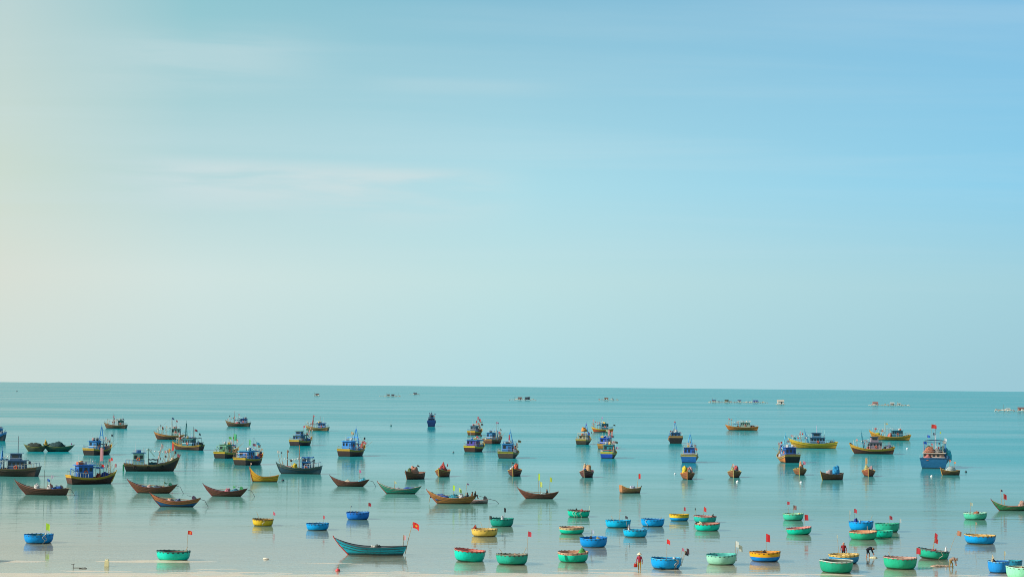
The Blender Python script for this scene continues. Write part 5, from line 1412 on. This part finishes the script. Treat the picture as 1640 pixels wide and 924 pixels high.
CO(1582, 1617, 899, 917, 'sky blue coracle holding brown gear at lower right corner', 'in sky blue corner coracle', (26, 140, 214), rim=(120, 190, 220), inner=(30, 90, 150), loads=((-0.4, 0.1, (0.7, 0.5, 0.35), (60, 44, 40), 'dark brown net heap'), (-0.45, 0.3, (0.35, 0.3, 0.7), (206, 190, 150), 'cream bundle')))
CO(1611, 1660, 909, 927, 'pale mint coracle cut by lower right photo corner', 'in pale mint corner coracle', (140, 220, 180), rim=(170, 224, 196), inner=(150, 130, 100), loads=((0.1, 0.2, (1.2, 0.8, 0.2), (170, 150, 120), 'tan net heap'),))


# ------------------------------------------------------------------ people
def capsule(mb, a, b, ra, rb, n=10):
    a, b = Vector(a), Vector(b)
    d = b - a
    q = (d if d.length > 1e-5 else Vector((0, 0, 1))).to_track_quat('Z', 'Y')
    rings = []
    for k in range(4):
        an = -math.pi / 2 + k * math.pi / 6 + 0.05
        rings.append((a + q @ Vector((0, 0, math.sin(an) * ra)), math.cos(an) * ra))
    rings.append((a, ra))
    rings.append((b, rb))
    for k in range(1, 4):
        an = k * math.pi / 6 - 0.05
        rings.append((b + q @ Vector((0, 0, math.sin(an) * rb)), math.cos(an) * rb))
    vs, fs = [], []
    for c, r in rings:
        for j in range(n):
            t = 2 * math.pi * j / n
            vs.append(c + q @ Vector((math.cos(t) * r, math.sin(t) * r, 0)))
    for i in range(len(rings) - 1):
        for j in range(n):
            fs.append((i * n + j, i * n + (j + 1) % n, (i + 1) * n + (j + 1) % n, (i + 1) * n + j))
    fs.append(tuple(range(n))[::-1])
    fs.append(tuple((len(rings) - 1) * n + j for j in range(n)))
    mb.add(vs, fs)


def person(name_loc, rz, J, colors, label, hat=None, hair=(26, 22, 20), bare_legs=False, scarf=None):
    """J: joint positions in metres in the person's frame (+X is where the person faces); one fused skin surface"""
    SK, SH, TR = 0, 1, 2
    bones = [('pelvis', 'chest', 0.150, 0.165, SH), ('chest', 'neck', 0.150, 0.065, SH), ('neck', 'head0', 0.056, 0.058, SK), ('head0', 'head', 0.088, 0.100, SK)]
    for s_ in ('l', 'r'):
        bones += [('hip' + s_, 'knee' + s_, 0.092, 0.062, TR), ('knee' + s_, 'ankle' + s_, 0.060, 0.042, SK if bare_legs else TR),
                  ('ankle' + s_, 'toe' + s_, 0.045, 0.036, SK), ('shoulder' + s_, 'elbow' + s_, 0.060, 0.046, SH), ('elbow' + s_, 'wrist' + s_, 0.045, 0.034, SH),
                  ('chest', 'shoulder' + s_, 0.10, 0.066, SH), ('pelvis', 'hip' + s_, 0.115, 0.100, TR)]
    J = {k: Vector(v) for k, v in J.items()}
    face = (J['head'] - J['head0']).normalized()
    fwd = Vector((1, 0, 0)) if abs(face.x) < 0.8 else Vector((0, 0, -1))
    fwd = (fwd - face * fwd.dot(face)).normalized()
    sidev = face.cross(fwd)
    mb = MB()
    segs = []
    for a, b, ra, rb, mi in bones:
        capsule(mb, J[a], J[b], ra, rb)
        segs.append((J[a], J[b], mi, (ra + rb) / 2))
    hc = (J['head0'] + J['head']) / 2
    for a, b, ra, rb in ((hc + fwd * 0.085 + face * 0.01, hc + fwd * 0.118 - face * 0.02, 0.014, 0.018),      # nose
                         (hc + fwd * 0.07 - face * 0.075, hc + fwd * 0.075 - face * 0.085, 0.03, 0.03),      # chin
                         (hc + sidev * 0.095 + face * 0.015, hc + sidev * 0.10 - face * 0.02, 0.018, 0.014),
                         (hc - sidev * 0.095 + face * 0.015, hc - sidev * 0.10 - face * 0.02, 0.018, 0.014)):
        capsule(mb, a, b, ra, rb, 8)
        segs.append((a, b, SK, 0.03))
    for s_ in ('l', 'r'):                                                       # hands: palm, four fingers, thumb
        w, e = J['wrist' + s_], J['elbow' + s_]
        d = (w - e).normalized()
        sd = d.cross(Vector((0, 0, 1)))
        sd = sd.normalized() if sd.length > 0.1 else Vector((0, 1, 0))
        cu = d.cross(sd)
        pm = w + d * 0.085
        capsule(mb, w, pm, 0.034, 0.040, 8)
        segs.append((w, pm + d * 0.1, SK, 0.04))
        for k in range(4):
            o = sd * (0.027 - 0.018 * k)
            ln = (0.060, 0.070, 0.066, 0.050)[k]
            p1 = pm + o + d * 0.03
            p2 = p1 + d * ln * 0.6 + cu * 0.010
            p3 = p2 + d * ln * 0.4 + cu * 0.030
            capsule(mb, p1, p2, 0.0115, 0.0105, 6)
            capsule(mb, p2, p3, 0.0105, 0.0095, 6)
        t1 = w + d * 0.03 + sd * 0.035
        capsule(mb, t1, t1 + d * 0.045 + sd * 0.03 + cu * 0.012, 0.014, 0.011, 6)
    me = bpy.data.meshes.new('tmp')
    me.from_pydata(mb.v, [], mb.f)
    tmp = bpy.data.objects.new('tmp', me)
    COL.objects.link(tmp)
    md = tmp.modifiers.new('r', 'REMESH')
    md.mode = 'VOXEL'
    md.voxel_size = 0.014
    dg = bpy.context.evaluated_depsgraph_get()
    me2 = bpy.data.meshes.new_from_object(tmp.evaluated_get(dg))
    bpy.data.objects.remove(tmp, do_unlink=True)
    skin, shirt, trous = colors
    me2.materials.clear()
    for c in (plain(skin, 0.55, 'skin'), cloth(shirt), cloth(trous)):
        me2.materials.append(c)
    mi = []
    for p in me2.polygons:
        c = p.center
        best, bm_ = 1e9, 0
        for a, b, k, r in segs:
            ab = b - a
            u = max(0, min(1, (c - a).dot(ab) / max(1e-6, ab.length_squared)))
            dd = (c - (a + ab * u)).length - r
            if dd < best:
                best, bm_ = dd, k
        mi.append(bm_)
    me2.polygons.foreach_set('material_index', mi)
    me2.polygons.foreach_set('use_smooth', [True] * len(me2.polygons))
    me2.name = 'body'
    root = empty('person', name_loc, rz)
    tag(root, label, 'person', 'people working on the shore and boats')
    body = bpy.data.objects.new('body', me2)
    COL.objects.link(body)
    body.parent = root
    # hair cap and eyes
    cap = MB()
    n = 14
    q = Matrix((sidev, fwd.cross(sidev) * 0 + face.cross(sidev), face)).transposed()
    vs, fs = [], []
    for j in range(7):
        a = math.pi / 2 * (1 - j / 6 * 1.25)
        for i in range(n):
            b = 2 * math.pi * i / n
            v = Vector((math.cos(a) * math.cos(b), math.cos(a) * math.sin(b), math.sin(a)))
            w = q @ Vector((v.x * 0.109, v.y * 0.112, v.z * 0.112))
            if w.dot(fwd) > 0.055 and w.dot(face) < 0.05:
                w -= fwd * 0.05
            vs.append(hc + face * 0.040 - fwd * 0.012 + w)
    for j in range(6):
        for i in range(n):
            fs.append((j * n + i, (j + 1) * n + i, (j + 1) * n + (i + 1) % n, j * n + (i + 1) % n))
    cap.add(vs, fs)
    cap.build('hair', plain(scarf or hair, 0.7, 'hair'), root, smooth=True)
    ey = MB()
    for s_ in (1, -1):
        c = hc + fwd * 0.090 + sidev * 0.034 * s_ + face * 0.012
        ey.box(c, (0.016, 0.016, 0.012))
    ey.build('eyes', plain((20, 16, 14), 0.3, 'eye'), root)
    if hat:
        rad, ht_, hcx = hat
        hb_ = hc + face * 0.045
        vs, fs = [], []
        k = 22
        for r, z in ((rad, 0.0), (rad * 0.66, ht_ * 0.36), (rad * 0.33, ht_ * 0.70), (0.01, ht_), (0.008, ht_ - 0.02), (rad * 0.33, ht_ * 0.70 - 0.02), (rad * 0.66, ht_ * 0.36 - 0.02), (rad - 0.005, -0.012)):
            for i in range(k):
                b = 2 * math.pi * i / k
                vs.append(hb_ + q @ Vector((r * math.cos(b), r * math.sin(b), z)))
        for j in range(7):
            for i in range(k):
                fs.append((j * k + i, j * k + (i + 1) % k, (j + 1) * k + (i + 1) % k, (j + 1) * k + i))
        MB().add(vs, fs).build('conical_hat', plain(hcx, 0.7, 'palm_leaf'), root, smooth=True)
    return root


def standing(lean=0.0, stride=0.12, arm=0.1, h=1.55):
    k = h / 1.55
    def v(x, y, z):
        return (x * k + lean * max(0, z - 0.8), y * k, z * k)
    return {'pelvis': v(0, 0, .84), 'chest': v(0.02, 0, 1.17), 'neck': v(0.02, 0, 1.30), 'head0': v(0.05, 0, 1.37), 'head': v(0.06, 0, 1.46),
            'hipl': v(0, .085, .82), 'hipr': v(0, -.085, .82), 'kneel': v(stride * .6, .09, .45), 'kneer': v(-stride * .2, -.09, .45),
            'anklel': v(stride, .09, .07), 'ankler': v(-stride, -.09, .07), 'toel': v(stride + .15, .10, .035), 'toer': v(-stride + .15, -.10, .035),
            'shoulderl': v(0.02, .165, 1.22), 'shoulderr': v(0.02, -.165, 1.22), 'elbowl': v(0.0, .25, .97), 'elbowr': v(0.0, -.25, .97),
            'wristl': v(arm, .26, .74), 'wristr': v(arm, -.26, .74)}


def bending(h=1.55, reach=0.45):
    k = h / 1.55
    P = {'pelvis': (-.10, 0, .84), 'chest': (.20, 0, .98), 'neck': (.33, 0, .98), 'head0': (.41, 0, .95), 'head': (.50, 0, .90),
         'hipl': (-.10, .09, .80), 'hipr': (-.10, -.09, .80), 'kneel': (.06, .15, .44), 'kneer': (-.12, -.13, .43), 'anklel': (.05, .17, .07), 'ankler': (-.22, -.14, .07),
         'toel': (.20, .18, .035), 'toer': (-.07, -.15, .035), 'shoulderl': (.25, .17, .97), 'shoulderr': (.25, -.17, .97),
         'elbowl': (.38, .20, .70), 'elbowr': (.36, -.22, .71), 'wristl': (reach + .08, .12, .47), 'wristr': (reach + .05, -.13, .46)}
    return {a: tuple(c * k for c in b) for a, b in P.items()}


def seated(arm=0.32):
    return {'pelvis': (0, 0, .12), 'chest': (.03, 0, .46), 'neck': (.05, 0, .60), 'head0': (.08, 0, .67), 'head': (.09, 0, .76),
            'hipl': (0.02, .09, .11), 'hipr': (0.02, -.09, .11), 'kneel': (.36, .13, .28), 'kneer': (.38, -.13, .24), 'anklel': (.42, .13, -.12), 'ankler': (.44, -.13, -.14),
            'toel': (.56, .14, -.15), 'toer': (.58, -.14, -.17), 'shoulderl': (.03, .165, .51), 'shoulderr': (.03, -.165, .51), 'elbowl': (.10, .22, .27), 'elbowr': (.12, -.22, .27),
            'wristl': (arm, .14, .32), 'wristr': (arm, -.14, .30)}


SKIN = (176, 120, 88)
WP = ground(1024, 912)
person((WP.x, WP.y, -0.05), R(-100), standing(0.03, 0.10, 0.02, 1.58), (SKIN, (196, 66, 92), (206, 170, 52)), 'person in conical hat, pink-red top and yellow trousers wading by bright blue coracle', hat=(0.24, 0.19, (226, 206, 170)))
# the red bag she carries
bgp = WP + Vector((-0.36, -0.02, 0))
bag = MB()
vs, fs = [], []
for z, sx, sy in ((0.30, 0.30, 0.16), (0.33, 0.36, 0.22), (0.52, 0.34, 0.20), (0.64, 0.26, 0.06)):
    for k in range(10):
        a = 2 * math.pi * k / 10
        vs.append((sx / 2 * math.cos(a), sy / 2 * math.sin(a), z))
for j in range(3):
    for k in range(10):
        fs.append((j * 10 + k, j * 10 + (k + 1) % 10, (j + 1) * 10 + (k + 1) % 10, (j + 1) * 10 + k))
fs.append(tuple(range(10))[::-1])
fs.append(tuple(30 + k for k in range(10)))
bag.add(vs, fs)
br = empty('carry_bag', (bgp.x, bgp.y, -0.05))
tag(br, 'red carry bag hanging from hand of wading person in conical hat', 'bag')
bag.build('sack', cloth((206, 60, 44)), br, smooth=True)
MB().tube([(-0.08, 0, 0.63), (-0.05, 0, 0.74), (0.05, 0, 0.74), (0.08, 0, 0.63)], 0.012, 5).build('handle', cloth((180, 50, 40)), br)

RP = ground(1358, 897)
person((RP.x, RP.y + 2.4, -0.05), R(-100), standing(0.02, 0.05, 0.15, 1.62), (SKIN, (176, 44, 52), (60, 44, 44)), 'person in red top and pale scarf standing behind yellow-rimmed blue coracle', scarf=(214, 160, 140))
BP = ground(1391, 892)
person((BP.x, BP.y, -0.06), R(-18), bending(1.55, 0.42), (SKIN, (34, 40, 58), (36, 36, 46)), 'person in black bending low over a rope in the shallows', hair=(24, 24, 26), bare_legs=True)
NP = ground(1524, 909)
person((NP.x, NP.y, -0.06), R(-25), bending(1.5, 0.36), (SKIN, (186, 160, 140), (196, 170, 104)), 'person in pale clothes and hat bending over a spread net at lower right', hat=(0.22, 0.14, (226, 196, 176)))

# crew in the open boats
zs = 0.10 + 0.42
for (t, yo, colr, lb, rot) in ((0.19, 0.05, (40, 44, 60), 'crew member in dark top, front of three seated at boat stern', 0.2), (0.11, -0.15, (190, 160, 130), 'crew member in beige top, middle of three seated at boat stern', 2.8), (0.05, 0.12, (44, 60, 60), 'crew member in dark green top, rearmost of three at boat stern', 3.0)):
    w = to_world(sb, ((t - 0.5) * 7.2, yo, sbH.sheer(t) * 0.80))
    person((w.x, w.y, w.z), R(180) + rot, seated(), (SKIN, colr, (50, 50, 60)), lb)
w = to_world(sc, ((0.28 - 0.5) * 6.2, 0, scH.sheer(0.28) * 0.78))
person((w.x, w.y, w.z), R(180) + 0.3, seated(), (SKIN, (40, 56, 66), (40, 44, 50)), 'lone rower in dark clothes aft in boat with lime flags')

# the net the pale figure gathers, lying in the shallows
npw = ground(1507, 906)
net_pile(Vector((npw.x, npw.y, -0.04)), 0.0, (2.3, 0.9, 0.16), (196, 170, 140), 'beige net spread in shallow water before bending person in hat', random.Random(5), name='spread_net', group='nets in the shallows')
wp2 = ground(1399, 893)
net_pile(Vector((wp2.x, wp2.y, -0.03)), 0.0, (0.8, 0.5, 0.16), (226, 216, 170), 'cream float heap at the hands of the person in black', random.Random(6), name='float_heap', group='nets in the shallows')


# ------------------------------------------------------------------ floating fish rafts on the horizon
def raft(px, py, wpx, dpm, label, huts, seed, clutter=8):
    rng = random.Random(seed)
    p = ground(px, py)
    s = ppm(p)
    w = wpx / s
    d = dpm
    root = empty('fish_raft', (p.x, p.y + d / 2, 0), rng.uniform(-0.05, 0.05))
    tag(root, label, 'fish raft', 'floating fish rafts on the horizon')
    dk = MB()
    n = max(2, int(w / 6))
    for i in range(n + 1):
        dk.box((-w / 2 + w * i / n, 0, 0.75), (0.9, d, 0.25))
    for yy in (-d / 2, 0, d / 2):
        dk.box((0, yy, 0.79), (w, 0.8, 0.22))
    dk.build('walkway', paint((206, 196, 172), 0.4), root)
    drum = MB().lathe([(0.02, 0.0), (0.5, 0.02), (0.55, 0.5), (0.5, 0.64), (0.02, 0.64)], 8).build('float_drum', plain((176, 182, 178), 0.6, 'drum'), root)
    first = True
    for i in range(n + 1):
        for yy in (-d / 2, d / 2):
            o = drum if first else drum.copy()
            if not first:
                COL.objects.link(o)
            first = False
            o.location = (-w / 2 + w * i / n, yy, -0.05)
    for (u, hw, hh, wc, rc) in huts:
        x = u * w / 2
        hh *= 0.62
        h = MB().box((x, 0, 0.9 + hh / 2), (hw, hw * 0.8, hh)).build('hut', paint(wc, 0.5), root)
        hw2 = hw / 2 + 0.5
        z0 = 0.9 + hh - 0.1
        MB().add([(x - hw2, -hw * .5, z0), (x + hw2, -hw * .5, z0), (x + hw2, hw * .5, z0), (x - hw2, hw * .5, z0), (x - hw2, 0, z0 + hw * 0.28), (x + hw2, 0, z0 + hw * 0.28)],
                 [(0, 1, 5, 4), (2, 3, 4, 5), (0, 4, 3), (1, 2, 5)]).build('roof', paint(rc, 0.5), h)
        MB().box((x + hw * 0.1, -hw * 0.41, 0.95 + hh * 0.4), (hw * 0.22, 0.06, hh * 0.75)).build('door', paint((60, 60, 60)), h)
    for k in range(clutter):
        x = rng.uniform(-w / 2, w / 2)
        hh = rng.uniform(0.4, 1.3)
        c = rng.choice([(214, 208, 190), (150, 160, 160), (206, 204, 186), (170, 150, 126), (110, 136, 150)])
        MB().box((x, rng.uniform(-d / 2, d / 2), 0.9 + hh / 2), (rng.uniform(0.6, 2.6), rng.uniform(.6, 1.6), hh), taper=0.8).build('gear_bin', paint(c, 0.4), root)
    for k in range(3):
        x = rng.uniform(-w / 2, w / 2)
        MB().tube([(x, 0, 0.9), (x + 0.2, 0, rng.uniform(3.5, 6))], 0.1, 5).build('post', plain((120, 110, 96), 0.7, 'post'), root)
    return root


GH, BH, WHt, TN = (170, 160, 140), (70, 84, 100), (224, 220, 210), (190, 160, 130)
raft(507, 634, 8, 8, 'tiny lone raft with one dark hut, leftmost of rafts', ((0.2, 4.5, 2.6, BH, (80, 70, 70)),), 1, 3)
raft(624, 635, 32, 10, 'low grey raft with two small huts left of centre', ((-0.15, 4.0, 2.8, GH, (110, 120, 120)), (0.30, 4.2, 2.6, BH, (90, 90, 90))), 2, 10)
raft(664, 632, 15, 8, 'short dark raft just right of the low grey raft', ((0.1, 5.5, 2.2, BH, (70, 80, 90)),), 3, 5)
raft(837, 641, 42, 9, 'raft with two dark huts above central boats', ((-0.2, 4.6, 3.0, (180, 170, 160), (110, 90, 84)), (0.30, 3.6, 3.6, BH, (60, 70, 76)), (0.48, 2.4, 4.6, BH, (60, 70, 76))), 4, 12)
raft(975, 641, 30, 8, 'small raft with single brown hut right of centre', ((-0.25, 4.4, 2.6, (120, 100, 84), (110, 96, 84)),), 5, 8)
raft(1183, 645, 92, 14, 'longest raft, crowded with bins and small huts', ((-0.85, 3.6, 2.6, GH, (70, 90, 120)), (-0.40, 3.8, 3.0, (150, 150, 120), (60, 80, 70)), (0.05, 3.6, 2.8, WHt, (70, 90, 120)), (0.62, 4.8, 2.0, (70, 90, 150), (60, 80, 140))), 6, 46)
raft(1251, 648, 12, 8, 'white hut on its own float at end of longest raft', ((0.0, 6.4, 4.2, WHt, (190, 180, 160)),), 7, 1)
raft(1426, 650, 62, 12, 'raft with pink hut at left end, above yellow boats', ((-0.72, 5.0, 3.4, (214, 150, 140), (150, 110, 100)), (0.15, 3.6, 3.4, (120, 130, 130), (190, 190, 180)), (0.5, 3.0, 2.4, WHt, (160, 170, 160))), 8, 24)
raft(1622, 659, 46, 11, 'rightmost raft running out of the photo edge', ((0.7, 4.0, 2.8, (170, 120, 110), (120, 90, 84)), (-0.2, 2.6, 2.0, WHt, (190, 190, 180))), 9, 18)


# ------------------------------------------------------------------ buoys, stakes and small things in the water
def buoy(px, py, r, col, label, stickh=0.0):
    p = ground(px, py)
    root = empty('buoy', (p.x, p.y, 0))
    tag(root, label, 'buoy', 'mooring buoys')
    MB().lathe([(0.02 * r, -0.5 * r), (0.6 * r, -0.4 * r), (0.95 * r, 0.0), (1.0 * r, 0.25 * r), (0.8 * r, 0.75 * r), (0.35 * r, 1.05 * r), (0.15 * r, 1.1 * r), (0.13 * r, 1.35 * r), (0.01, 1.4 * r)], 14).build('float', plain(col, 0.5, 'buoy_foam'), root, smooth=True)
    pts = [(0, 0.0, 1.32 * r), (0.3 * r, 0, 1.55 * r), (-0.25 * r, 0, 1.6 * r), (0, 0, 1.32 * r)]
    MB().tube(pts, 0.06 * r, 5).build('eyelet', plain((70, 70, 70), 0.5, 'steel'), root)
    if stickh:
        MB().tube([(0, 0, r), (0.05, 0, r + stickh)], 0.03, 5).build('marker_stick', plain(BAMBOO, 0.7, 'bamboo'), root)


buoy(1181, 772, 0.28, (232, 230, 224), 'white buoy in front of small orange tender with pale flags')
buoy(1283, 773, 0.26, (226, 228, 228), 'white buoy below tiny orange tender')
buoy(1492, 763, 0.26, (226, 224, 218), 'white buoy just below the largest vessel')
buoy(1547, 756, 0.26, (40, 50, 56), 'dark buoy right of the small olive dinghy')
buoy(453, 770, 0.28, (50, 54, 60), 'dark buoy between yellow rowboat and dark teal boat')
buoy(1453, 719, 0.34, (220, 222, 222), 'white buoy right of the dark brown yellow-straked boat')
buoy(626, 682, 0.45, (60, 110, 110), 'far green buoy with stick left of deep blue vessel', 1.8)
buoy(27, 627, 1.3, (60, 84, 90), 'far dark buoy near the left horizon', 2.0)
buoy(541, 914, 0.22, (214, 70, 70), 'small red float near sand below turquoise boat bow', 0.35)
buoy(1081, 759, 0.22, (220, 222, 220), 'white buoy left of orange rowboat facing camera')
buoy(726, 725, 0.28, (90, 104, 110), 'grey buoy left of the yellow-rimmed purple cabin boat')

# cream jerry can standing in the shallows
jp = ground(171, 906)
jr = empty('jerry_can', (jp.x, jp.y, -0.04))
tag(jr, 'cream plastic jerry can standing in thin water at lower left', 'jerry can')
jm = MB().box((0, 0, 0.27), (0.40, 0.28, 0.54), taper=0.92)
jm.box((0, 0, 0.57), (0.28, 0.2, 0.08), taper=0.7)
jm.build('container', plain((226, 214, 160), 0.5, 'plastic'), jr)
MB().tube([(-0.12, 0, 0.58), (-0.10, 0, 0.70), (0.06, 0, 0.70), (0.10, 0, 0.58)], 0.028, 6).build('handle', plain((220, 208, 156), 0.5, 'plastic'), jr)
MB().lathe([(0.05, 0.58), (0.05, 0.66), (0.01, 0.665)], 10, (0.13, 0, 0)).build('cap', plain((200, 190, 140), 0.5, 'plastic'), jr)

# foam slab lying at the waterline
fp = ground(426, 895)
fo = heap_mesh(random.Random(3), 0.62, 0.34, 0.16, rough=0.25).build('foam_slab', plain((224, 212, 190), 0.7, 'foam'), smooth=True)
fo.location = (fp.x, fp.y, -0.01)
tag(fo, 'small cream foam slab at the waterline right of lone green coracle', 'foam slab')

# driftwood and a mooring stake
dp_ = ground(117, 909)
st = empty('mooring_stake', (dp_.x, dp_.y, -0.1))
tag(st, 'short grey mooring stake with crossbar in thin water at lower left', 'stake')
MB().tube([(0, 0, 0), (0.02, 0, 0.45)], 0.035, 6, 0.03).build('post', plain((104, 96, 90), 0.8, 'driftwood'), st)
MB().tube([(-0.16, 0, 0.42), (0.18, 0.02, 0.47)], 0.025, 6).build('crossbar', plain((104, 96, 90), 0.8, 'driftwood'), st)
MB().tube([(0.02, 0, 0.12), (0.5, 0, 0.13), (0.9, 0.02, 0.11), (1.1, 0.02, 0.13)], 0.022, 5).build('rope', plain((120, 112, 100), 0.8, 'rope'), st)
tw = ground(133, 910)
dw = MB().tube([(-0.35, 0, 0.02), (-0.05, 0.03, 0.06), (0.25, -0.02, 0.04), (0.36, 0, 0.03)], 0.05, 6, 0.03).tube([(0.05, 0, 0.05), (0.2, 0.1, 0.12)], 0.02, 5).build('driftwood', plain((84, 78, 72), 0.8, 'driftwood'))
dw.location = (tw.x, tw.y, 0)
tag(dw, 'short dark driftwood branch right of the mooring stake', 'driftwood')
